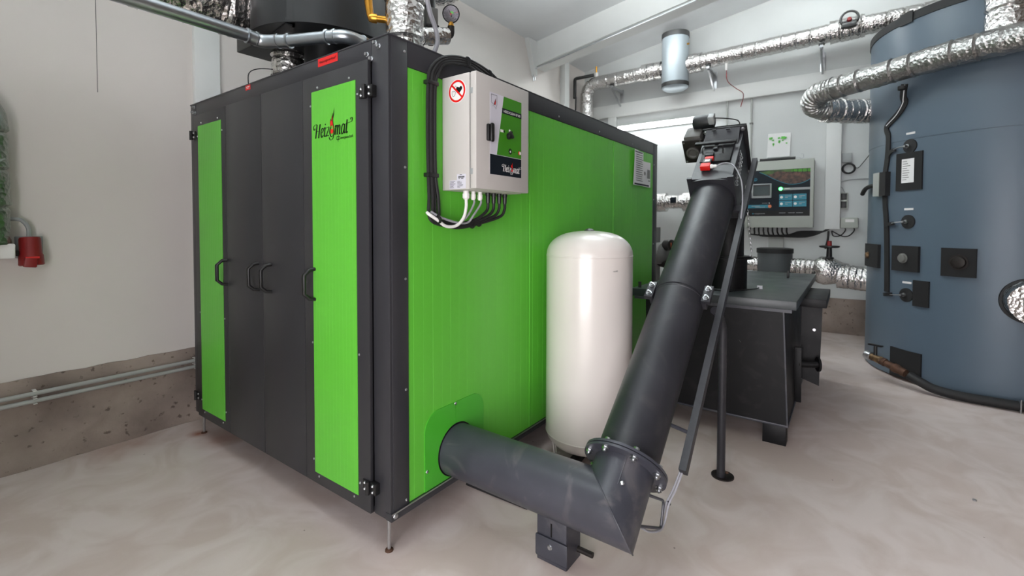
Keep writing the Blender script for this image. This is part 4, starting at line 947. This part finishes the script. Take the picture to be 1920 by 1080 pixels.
# ------------------------------------------------------------------ electrical things on the back wall
trk = tag(obj('cable_trunking', B(XB-.10, XB-.001, -1.415, -1.255, 1.33, 3.135, bev=.004), 'trunk'), 'wide upright cable trunking on the back wall right of the wall cabinet', 'trunking')
for y, l_ in ((-.075, 'left'), (-.385, 'right')):
    c = thing('conduit_drop', 'upright grey conduit on the back wall, %s of two above the conveyor head' % l_, 'conduit', (XB-.03, y, 1.4))
    obj('pipe', cyl((XB-.03, y, 2.25 if y < -.3 else 1.4), (XB-.03, y, 3.14), .012, 10), 'conduit', c)
    obj('clip', B(XB-.046, XB, y-.02, y+.02, 2.78, 2.80), 'mgrey', c)
wc = thing('wall_cabinet', 'grey wall cabinet with dark display panel and glowing green lamp', 'control cabinet', (5.85, -.73, 1.35))
X0 = 5.75
obj('housing', B(X0+.02, XB-.001, -1.135, -.325, 1.352, 2.222, bev=.005), 'boxd', wc)
wd = obj('door', B(X0, X0+.018, -1.14, -.32, 1.348, 2.226, bev=.005), 'boxd', wc)
QP = Plane((X0, 0, 0), -Y, Z, -X)
def Q2(px, py):  # decal layout measured in its own frame: 0..1 across, 0..1 up
    return (.365+px*(1.103-.365), 1.50+py*(2.115-1.50))
def qpoly(bm, pts, lift): QP.poly(bm, [Q2(*p) for p in pts], lift, .0006)
def qrect(bm, x0, x1, y0, y1, lift): qpoly(bm, [(x0, y0), (x1, y0), (x1, y1), (x0, y1)], lift)
pn = BM(); qrect(pn, 0, 1, 0, .985, .0012); obj('decal', pn, 'navy', wd)
curve = [(.22, .955), (.34, .88), (.46, .79), (.58, .72), (.68, .675), (.78, .67), (.88, .69), (.96, .735), (1.0, .77)]
b = BM(); qpoly(b, [(.22, .955)]+curve[1:]+[(1, .985), (.55, .985)], .0020); obj('picture_wood_chips', b, 'soil', wd)
b = BM(); qpoly(b, [(.22, .955), (.32, .89), (.42, .90), (.50, .95), (.62, .935), (.70, .925), (1, .90), (1, .985), (.5, .985)], .0028); obj('picture_foliage', b, 'leaf', wd)
b = BM(); qpoly(b, [(.72, .93), (1, .915), (1, .975), (.72, .975)], .0036); obj('picture_meadow', b, M['pgreen'], wd)
b = BM()
qrect(b, 0, 1, 0, .12, .0020); obj('footer_band', b, 'black', wd)
for k in range(4): b = BM(); qrect(b, .74+k*.07, .748+k*.07, .90, .985, .0042); obj('picture_post', b, 'black', wd)
b = BM(); QP.stroke(b, [Q2(x, y-.006) for x, y in curve], .006, None, .0044, n=3)
for x in (.54, .75):
    for y in (.195, .335): qrect(b, x, x+.20, y, y+.125, .0024)
qrect(b, 0, .40, .175, .245, .0024)
for cx_ in (.134, .167): QP.stroke(b, [(Q2(cx_, 0)[0]+.012*math.cos(t), Q2(0, .795)[1]+.014*math.sin(t)) for t in [2*PI*k/10 for k in range(11)]], .006, None, .0024)
qrect(b, .1475, .1535, .75, .835, .0024); QP.disc(b, *Q2(.125, .055), .009, .0030)
obj('teal_print', b, 'teal', wd, smooth=0)
text('lettering', 'energietechnik', (X0-.0030, -Q2(.15, 0)[0], Q2(0, .045)[1]), -Y, Z, .022, 'grey', wd, width=.125)
b = BM()
for x in (.54, .68, .80): qrect(b, x, x+.10, .062, .070, .0030)
qrect(b, .60, 1, .545, .595, .0024)
for x in (.61, .82):
    for y in (.245, .385): qrect(b, x+.02, x+.11, y+.03, y+.040, .0032); qrect(b, x+.02, x+.06, y+.0, y+.012, .0032)
qrect(b, .10, .24, .212, .225, .0030); qrect(b, .16, .32, .19, .20, .0030); qrect(b, .27, .36, .277, .283, .003)
obj('grey_print', b, 'grey', wd, smooth=0)
b = BM()
for x in (.575, .785):
    for y in (.258, .398): QP.disc(b, *Q2(x, y), .017, .0032)
QP.disc(b, *Q2(.385, .28), .006, .003); qrect(b, .63, .70, .572, .582, .0032); obj('white_print', b, 'white', wd, smooth=0)
b = BM(); QP.disc(b, *Q2(.395, .21), .021, .0034); obj('orange_button', b, 'orange', wd)
y0_, z0_ = Q2(.10, .39); y1_, z1_ = Q2(.42, .70)
ds_ = obj('display_frame', B(X0-.016, X0-.001, -y1_, -y0_, z0_, z1_, bev=.006), 'grey', wd)
obj('display_bezel', B(X0-.018, X0-.0155, -y1_+.018, -y0_-.02, z0_+.03, z1_-.014), 'blk', ds_); obj('display', B(X0-.0195, X0-.0175, -y1_+.028, -y0_-.028, z0_+.038, z1_-.034), 'screen', ds_)
b = BM(); add_lathe(b, (X0-.002, -Q2(.56, 0)[0], Q2(0, .575)[1]), -X, [(0, .022), (.006, .022), (.012, .016), (.014, .004)], 20); obj('signal_lamp', b, 'led', wd, label='glowing green signal lamp')
# things on top of the wall cabinet
cl_ = thing('wall_calendar', 'white wall calendar with green world map standing on the wall cabinet', 'calendar', (5.95, -.70, 2.23))
cm = Matrix.Translation((5.965, -.715, 2.235)) @ Matrix.Rotation(math.radians(2), 4, 'X') @ Matrix.Rotation(.06, 4, 'Y')
obj('sheet', add_box(BM(), -.004, .004, -.135, .135, 0, .385, cm), 'paper', cl_)
b = BM()
def blob(cx_, cz_, rx, rz, seed):
    pts = []
    for k in range(14):
        t = 2*PI*k/14; m_ = .7+.5*noise.noise(V((seed, k*.7, 1))); pts.append((cx_+rx*m_*math.cos(t), cz_+rz*m_*math.sin(t)))
    add_prism(b, pts, cm @ V((-.0042, 0, 0)), -Y, Z, -X, .0008)
for q in ((-.085, .32, .035, .022, 1), (-.06, .29, .02, .014, 2), (-.055, .235, .016, .03, 3), (.01, .315, .022, .018, 4), (.015, .265, .02, .03, 5), (.065, .315, .05, .028, 6), (.10, .24, .016, .012, 7), (.055, .28, .014, .014, 8)): blob(*q)
obj('map_print', b, M['green2'], cl_)
b = BM(); add_box(b, -.0052, -.0042, -.09, .02, .06, .065, cm); add_box(b, -.0052, -.0042, -.02, .12, .042, .046, cm); obj('calendar_lines', b, 'mgrey', cl_)
obj('foot_pack', B(5.88, 5.945, -.86, -.60, 2.262, 2.29, bev=.004), 'grey', cl_)
tb_ = thing('black_tube', 'black rolled tube with wire hook lying on top of the wall cabinet', 'tube', (5.80, -.78, 2.227))
obj('roll', cyl((5.83, -.52, 2.25), (5.83, -.93, 2.25), .022, 14), 'rubber', tb_); obj('flat_piece', B(5.79, 5.87, -.66, -.46, 2.2265, 2.236), 'rubber', tb_)
obj('hook', tube(fillet([(5.83, -.93, 2.25), (5.83, -.975, 2.262), (5.83, -.99, 2.24), (5.83, -1.02, 2.25), (5.83, -1.02, 2.30), (5.83, -.995, 2.30)], .01), .004, 6), 'steel', tb_)
cc = thing('cabinet_cables', 'black cables drooping from the bottom of the wall cabinet to the upright trunking', 'cables', (5.9, -.8, 1.2))
for k in range(9):
    y = -.40-.055*k; dep = .10+.03*random.random()
    lowz = 1.352-dep
    obj('cable', tube(catmull([(5.90, y, 1.35), (5.90, y-.005, 1.35-dep*.6), (5.90, y-.05, lowz), (5.915, -.95, 1.225+.008*k), (5.925, -1.12, 1.245+.007*k), (5.94, -1.24, 1.30), (5.945, -1.28-.012*(k % 3), 1.335)], 5), .0095, 7), 'rubber', cc)
tag(obj('trunking_end', B(XB-.04, XB, -.80, -.62, .95, 1.22, bev=.004), 'conduit'), 'short grey trunking piece below the wall cabinet cables', 'trunking')
jb2 = thing('junction_box', 'light grey junction box with white label right of the trunking end', 'junction box', (XB-.05, -1.50, 1.345))
obj('case', B(XB-.075, XB-.001, -1.60, -1.42, 1.345, 1.475, bev=.008), 'boxd', jb2); obj('label_plate', B(XB-.0765, XB-.0745, -1.56, -1.47, 1.42, 1.455), 'white', jb2)
for y in (-1.47, -1.56): obj('cable', tube(catmull([(XB-.04, y, 1.35), (XB-.04, y, 1.31), (XB-.04, y+.05, 1.25), (XB-.045, y+.12, 1.245), (XB-.05, -1.33, 1.31)], 5), .007, 7), 'rubber', jb2)
sc = thing('socket_pair', 'pair of stacked black wall sockets beside the upright trunking', 'socket', (XB-.03, -1.45, 1.59))
obj('frame', B(XB-.045, XB-.001, -1.49, -1.41, 1.585, 1.79, bev=.005), 'boxd', sc)
for z in (1.60, 1.70): obj('insert', B(XB-.049, XB-.044, -1.48, -1.42, z, z+.08, bev=.002), 'blk', sc)
obj('wire', tube(catmull([(XB-.02, -1.41, 1.86), (XB-.02, -1.43, 1.855), (XB-.02, -1.455, 1.79)], 5), .006, 6), 'grey', sc)
sb = thing('sensor_box', 'small grey sensor box with a coiled black cable below it', 'sensor', (XB-.03, -1.47, 2.17))
obj('case', B(XB-.05, XB-.001, -1.525, -1.42, 2.165, 2.285, bev=.006), 'grey', sb)
bm = BM()
for k in range(3): add_tube(bm, [V((XB-.03-.008*k, -1.492, 2.09))+V((0, (.066-.004*k)*math.cos(t), (.062-.003*k)*math.sin(t))) for t in [2*PI*j/20 for j in range(21)]], .0085, 6, cap=False)
obj('cable_coil', bm, 'rubber', sb)
obj('lead', tube(catmull([(XB-.03, -1.52, 2.15), (XB-.03, -1.58, 2.09), (XB-.03, -1.64, 2.16), (XB-.03, -1.70, 2.25)], 5), .005, 6), 'rubber', sb)
tag(obj('wall_cable', tube(catmull([(XB-.01, -1.42, 1.93), (XB-.012, -1.50, 1.95), (XB-.012, -1.62, 1.955), (XB-.012, -1.75, 1.95)], 5), .006, 6), 'grey'), 'thin grey cable on the back wall leading behind the blue-grey tank', 'cable')

# ------------------------------------------------------------------ low foil pipe, pot and valve behind the ash bin
lp_ = thing('low_foil_pipe', 'knee-high foil-wrapped pipe along the back wall entering the blue-grey tank', 'pipe', (5.3, -1.2, .6))
obj('wrap', foil([(5.3, .3, .90), (5.3, -.60, .895)], .085, amp=.008, band=.12), 'foil', lp_)
obj('wrap', foil([(5.3, -.95, .89), (5.3, -1.25, .88)], .088, amp=.010, band=.05, step=.01), 'foil', lp_)
obj('valve_wrap', lathe((5.3, -1.15, .87), (0, -1, -.12), [(0, .05), (.03, .11), (.08, .155), (.15, .168), (.22, .15), (.30, .12), (.36, .115)], 32), 'foil', lp_)
obj('wrap', foil([(5.28, -1.42, .80), (5.24, -1.75, .78)], .132, amp=.010, band=.055, step=.01), 'foil', lp_)
sm = obj('valve_stem', lathe((5.28, -1.33, .98), Z, [(0, .05), (.03, .045), (.035, .03), (.16, .025)], 14), 'blk', lp_)
obj('handwheel', lathe((5.28, -1.33, 1.12), Z, [(0, .085), (.008, .10), (.022, .10), (.026, .07), (.02, .03)], 20), 'blk', sm); obj('red_cap', lathe((5.28, -1.33, 1.14), Z, [(0, .025), (.06, .022)], 12), 'dred', sm)
obj('black_tape', tube(catmull([(5.88, -1.30, 1.30), (5.70, -1.30, 1.20), (5.60, -1.28, 1.10)], 5), .012, 8), 'blk', lp_)
pt = thing('pump_pot', 'dark grey cylindrical pump housing with black lid between the foil pipes', 'housing', (5.3, -.775, .4))
obj('body', lathe((5.3, -.775, .62), Z, [(0, .19), (.42, .19)], 36), 'pot', pt); obj('lid', lathe((5.3, -.775, 1.04), Z, [(0, .20), (.055, .20), (.06, .17)], 36), 'rubber', pt)
obj('stand', cyl((5.3, -.775, 0), (5.3, -.775, .62), .05, 12), 'mgrey', pt)
mp_ = thing('mid_foil_pipe', 'foil-wrapped pipe at chest height behind the boiler with a dark sight window', 'pipe', (5.5, .5, 1.6))
obj('wrap', foil([(5.5, 1.6, 1.705), (5.5, .62, 1.705)], .13, amp=.008, band=.08), 'foil', mp_); obj('wrap', foil([(5.5, .64, 1.71), (5.5, .36, 1.71)], .095, amp=.003, band=.1), 'foil', mp_); obj('wrap', foil([(5.5, .38, 1.705), (5.5, -.25, 1.705)], .13, amp=.008, band=.08), 'foil', mp_)
obj('hanger', bar((5.5, .0, 1.84), (5.99, .0, 1.84), .03, .03), 'steel', mp_); obj('window', B(5.395, 5.415, .46, .54, 1.69, 1.77, bev=.004), 'navy', mp_)
pu = thing('circulation_pump', 'grey circulation pump with black motor head behind the far boiler corner', 'pump', (4.6, .4, .9))
obj('body', lathe((4.7, .52, 1.02), (-.3, -1, 0), [(0, .10), (.05, .14), (.14, .14), (.18, .08)], 24), 'mgrey', pu)
obj('motor_head', lathe((4.66, .36, 1.12), (-.5, -1, .1), [(0, .07), (.10, .07), (.11, .05)], 20), 'blk', pu)
obj('riser', cyl((4.7, .50, 0), (4.7, .50, 1.35), .055, 16), 'mgrey', pu); obj('label_plate', B(4.585, 4.60, .27, .33, 1.10, 1.16), 'orange', pu)
obj('elbow', tube(fillet([(4.7, .45, .90), (4.62, .30, .88), (4.8, .10, .88)], .08), .05, 14), 'iron', pu)

# ------------------------------------------------------------------ pipework on top of the boiler
dz = thing('black_drum', 'large black round steel flue collector on top of the boiler cabinet', 'drum', (.42, 1.1, H_))
obj('shell', lathe((.42, 1.1, 2.44), Z, [(0, .40), (0, .415), (.012, .415), (.013, .40), (1.0, .40)], 64), 'drum', dz)
obj('neck', cyl((.42, 1.1, H_+.002), (.42, 1.1, 2.45), .12, 32), 'drum', dz)
# square duct with angled flange frame on the left of the drum
db = BM(); add_prism(db, [(.09, .90), (.135, 1.17), (.14, 1.62), (.40, 1.62), (.40, .98)], (0, 0, 2.46), X, Y, Z, .7); obj('square_duct', db, 'drum', dz)
obj('duct_flange', prism([(.068, .895), (.10, .865), (.13, .93), (.10, .95)], (0, 0, 2.44), X, Y, Z, .8), 'drum', dz)
obj('flange_foot', bar((.085, .90, 2.45), (.13, 1.20, 2.445), .035, .035), 'drum', dz)
fd_ = tag(obj('foil_duct', foil([(-2.15, 1.40, 2.66), (.125, 1.40, 2.66)], .175, amp=.024, band=.42, k=11, seg=48), 'foil'), 'thick crumpled foil flue duct running towards the black drum above the boiler', 'duct')
gp_ = thing('press_pipe', 'galvanised steel pipe with press fittings crossing above the boiler cabinet', 'pipe', (0, .9, 2.3))
DA = [(-2.18, .99, 2.342), (-.085, .99, 2.342)]
RG = .031
obj('pipe', tube(DA, RG, 20), 'galv', gp_)
obj('pipe_bend', tube(fillet([(-.085, .99, 2.342), (-.02, .985, 2.332), (.055, .865, 2.332)], .06), RG+.003, 20), 'galv', gp_)
obj('pipe', tube([(.055, .865, 2.332), (.165, .665, 2.342)], RG, 20), 'galv', gp_)
obj('pipe_bend', tube(fillet([(.165, .665, 2.342), (.21, .585, 2.343), (.31, .575, 2.335)], .07), RG+.003, 20), 'galv', gp_)
obj('pipe_end', lathe((.31, .575, 2.335), (1, -.02, -.12), [(0, .034), (.03, .034), (.032, .028), (.06, .028), (.062, .036), (.11, .034), (.13, .024), (.22, .024)], 16), 'dirt', gp_)
def collar(p, d, r=RG+.0075):
    d = V(d).normalized(); obj('press_collar', lathe(V(p)-d*.006, d, [(0, r-.004), (.002, r), (.010, r), (.012, r-.004)], 24), 'galv', gp_)
collar((-.088, .99, 2.342), X); collar((-.045, .987, 2.338), X, RG+.006); collar((.03, .905, 2.332), (.075, -.2, 0), RG+.006); collar((.06, .857, 2.332), (.075, -.2, 0)); collar((.160, .674, 2.342), (.11, -.2, 0)); collar((.18, .638, 2.343), (.11, -.2, 0), RG+.006); collar((.30, .576, 2.336), X)
fs = tag(obj('foil_riser', foil([(.315, 1.325, H_+.003), (.315, 1.325, 2.438)], .100, amp=.005, band=.13), 'foil'), 'short foil-wrapped riser standing on the boiler under the black drum', 'pipe')
fv2 = thing('foil_flow_pipe', 'upright foil-wrapped flow pipe with brass cock at the front corner of the boiler roof', 'pipe', (.43, .39, H_))
obj('wrap', foil([(.43, .39, H_+.003), (.43, .39, 3.3)], .098, amp=.005, band=.19), 'foil', fv2)
obj('wrap_print', B(.40, .44, .288, .2925, 2.30, 2.40), 'foild', fv2)
ck = obj('brass_cock', lathe((.372, .47, 2.452), (-.8, .62, .0), [(0, .018), (.045, .018), (.046, .024), (.07, .024), (.085, .016)], 14), 'brass', fv2)
obj('cock_lever', tube([(.318, .515, 2.44), (.312, .522, 2.47), (.310, .530, 2.52), (.305, .535, 2.60), (.30, .54, 2.75)], .022, 14, rfun=lambda d: .017+.010*min(1, d*4)), 'brass', ck)
hp = thing('gauge_pipe', 'foil-wrapped side branch with pressure gauge on a black elbow above the boiler', 'gauge', (.62, .38, 2.4))
obj('wrap', foil([(.46, .42, 2.385), (.70, .345, 2.445)], .045, amp=.004, band=.09, seg=24), 'foil', hp)
obj('elbow', tube(fillet([(.68, .352, 2.44), (.725, .338, 2.452), (.725, .338, 2.505)], .035), .020, 14), 'iron', hp)
obj('nipple', lathe((.725, .338, 2.50), Z, [(0, .016), (.012, .018), (.022, .014), (.03, .010)], 8), 'brass', hp)
gd = (V((-1.24, -1.52, 1.75))-V((.725, .338, 2.575))).normalized()
gu, gvv, _ = frame_at(gd)
ga = obj('gauge_body', lathe(V((.725, .338, 2.575))-gd*.015, gd, [(0, .040), (.004, .048), (.028, .049), (.031, .046), (.028, .043)], 32), 'blk', hp)
gup = (Z-gd*Z.dot(gd)).normalized(); gr_ = gup.cross(gd).normalized()
GP = Plane(V((.725, .338, 2.575))+gd*.013, gr_, gup, gd)
b = BM(); GP.disc(b, 0, 0, .044, .0, .001, 32); obj('dial', b, 'glassw', ga)
b = BM()
for k in range(7):
    t = math.radians(225-45*k); GP.stroke(b, [(.033*math.cos(t), .033*math.sin(t)), (.038*math.cos(t), .038*math.sin(t))], .0016, None, .0008, n=1)
GP.stroke(b, [(.004, -.014), (0, 0), (-.014, .022)], .0026, None, .0016, n=1); GP.disc(b, .002, -.012, .004, .0014); obj('pointer', b, 'black', ga, smooth=0)
b = BM(); GP.poly(b, [(0, 0), (-.004, .012), (.006, .014), (.014, .008), (.014, .0), (.008, .002)], .0010); obj('green_sector', b, 'green2', ga, smooth=0)
b = BM(); GP.poly(b, [(-.002, -.010), (-.006, .004), (.006, .002)], .0012); GP.stroke(b, [(.024, .008), (.040, .012)], .0014, None, .001, n=1); obj('red_pointer', b, 'redst', ga, smooth=0)
ac = thing('valve_actuator', 'grey and black valve actuator box behind the pressure gauge', 'actuator', (.66, .43, 2.42))
mt = Matrix.Translation((.655, .43, 2.50)) @ Matrix.Rotation(-.5, 4, 'Z')
obj('case', add_box(BM(), -.035, .035, -.035, .035, 0, .10, mt, bev=.008), 'mgrey', ac); obj('base', add_box(BM(), -.03, .04, -.038, .038, -.012, .004, mt, bev=.004), 'blk', ac)
obj('stem', cyl((.655, .43, 2.40), (.655, .43, 2.50), .016, 12), 'rust', ac); obj('neck', cyl((.66, .44, 2.60), (.67, .45, 2.9), .03, 12), 'blk', ac)
tag(obj('control_cable', tube(catmull([(.44, .24, 2.75), (.46, .27, 2.62), (.50, .28, 2.50), (.545, .285, 2.43), (.565, .285, 2.36), (.545, .30, 2.28), (.53, .32, 2.18)], 6), .0125, 10), 'grey2'), 'thick grey control cable hanging over the foil pipes at the boiler front corner', 'cable')
tag(obj('foil_bend', foil([(.95, 1.3, 3.4), (1.0, 1.1, 3.12), (1.13, .80, 3.05), (1.30, .72, 3.25), (1.42, .72, 3.6)], .155, rad=.2, amp=.008, band=.03, step=.008), 'foil'), 'ribbed foil bend seen above the pressure gauge at the top edge', 'duct')
tag(obj('yellow_valve', lathe((.80, .30, H_+.003), Z, [(0, .02), (.03, .02), (.034, .03), (.05, .03), (.06, .012)], 12), 'brass'), 'small yellow brass cap on the boiler roof edge behind the control box', 'valve')
tag(obj('thin_sensor_wire', tube(catmull([(.06, 1.30, H_+.004), (.08, 1.34, 2.26), (.15, 1.36, 2.31), (.226, 1.33, 2.32)], 6), .003, 6), 'rubber'), 'thin black sensor wire curving up to the foil riser on the boiler', 'wire')

# ------------------------------------------------------------------ left wall: foil duct and red socket
wd_ = thing('wall_foil_duct', 'upright foil-clad duct on the left wall at the left picture edge', 'duct', (-.85, 2.12, 1.2))
obj('wrap', foil([(-.88, 2.11, 1.27), (-.88, 2.11, 1.96), (-.93, 2.11, 2.01), (-1.05, 2.11, 2.04)], .080, rad=.05, amp=.008, band=.2), 'foilw', wd_)
obj('end_box', B(-.965, -.79, 2.05, YL-.001, 1.195, 1.275, bev=.008), 'white', wd_)
rs = thing('power_socket', 'dark red industrial power socket with grey cable on the left wall', 'socket', (-.72, 2.14, 1.14))
obj('mounting_plate', B(-.775, -.665, 2.185, YL-.001, 1.19, 1.31, bev=.004), 'grey', rs)
mt = Matrix.Translation((-.725, 2.14, 1.225)) @ Matrix.Rotation(.12, 4, 'Y')
obj('housing', lathe((-.725, 2.135, 1.305), (.02, -.10, -1), [(0, .040), (.01, .044), (.09, .046), (.10, .050), (.15, .052), (.155, .046)], 28), 'dred', rs)
obj('flap', add_box(BM(), -.026, .026, -.075, -.035, -.082, -.03, mt, bev=.006), 'dred', rs)
obj('flap_hinge', lathe((-.752, 2.072, 1.196), X, [(0, .006), (.054, .006)], 8), 'red', rs)
obj('latch', B(-.785, -.772, 2.10, 2.15, 1.205, 1.235, bev=.002), 'iron', rs)
obj('cable', tube(catmull([(-.725, 2.15, 1.31), (-.728, 2.15, 1.36), (-.755, 2.15, 1.40), (-.80, 2.15, 1.405)], 6), .010, 8), 'grey', rs)
tag(obj('loose_nut', lathe((1.98, -2.05, 0), Z, [(0, .008), (.008, .008)], 6), 'steel'), 'tiny shiny steel nut lying on the bare floor at the right', 'nut')
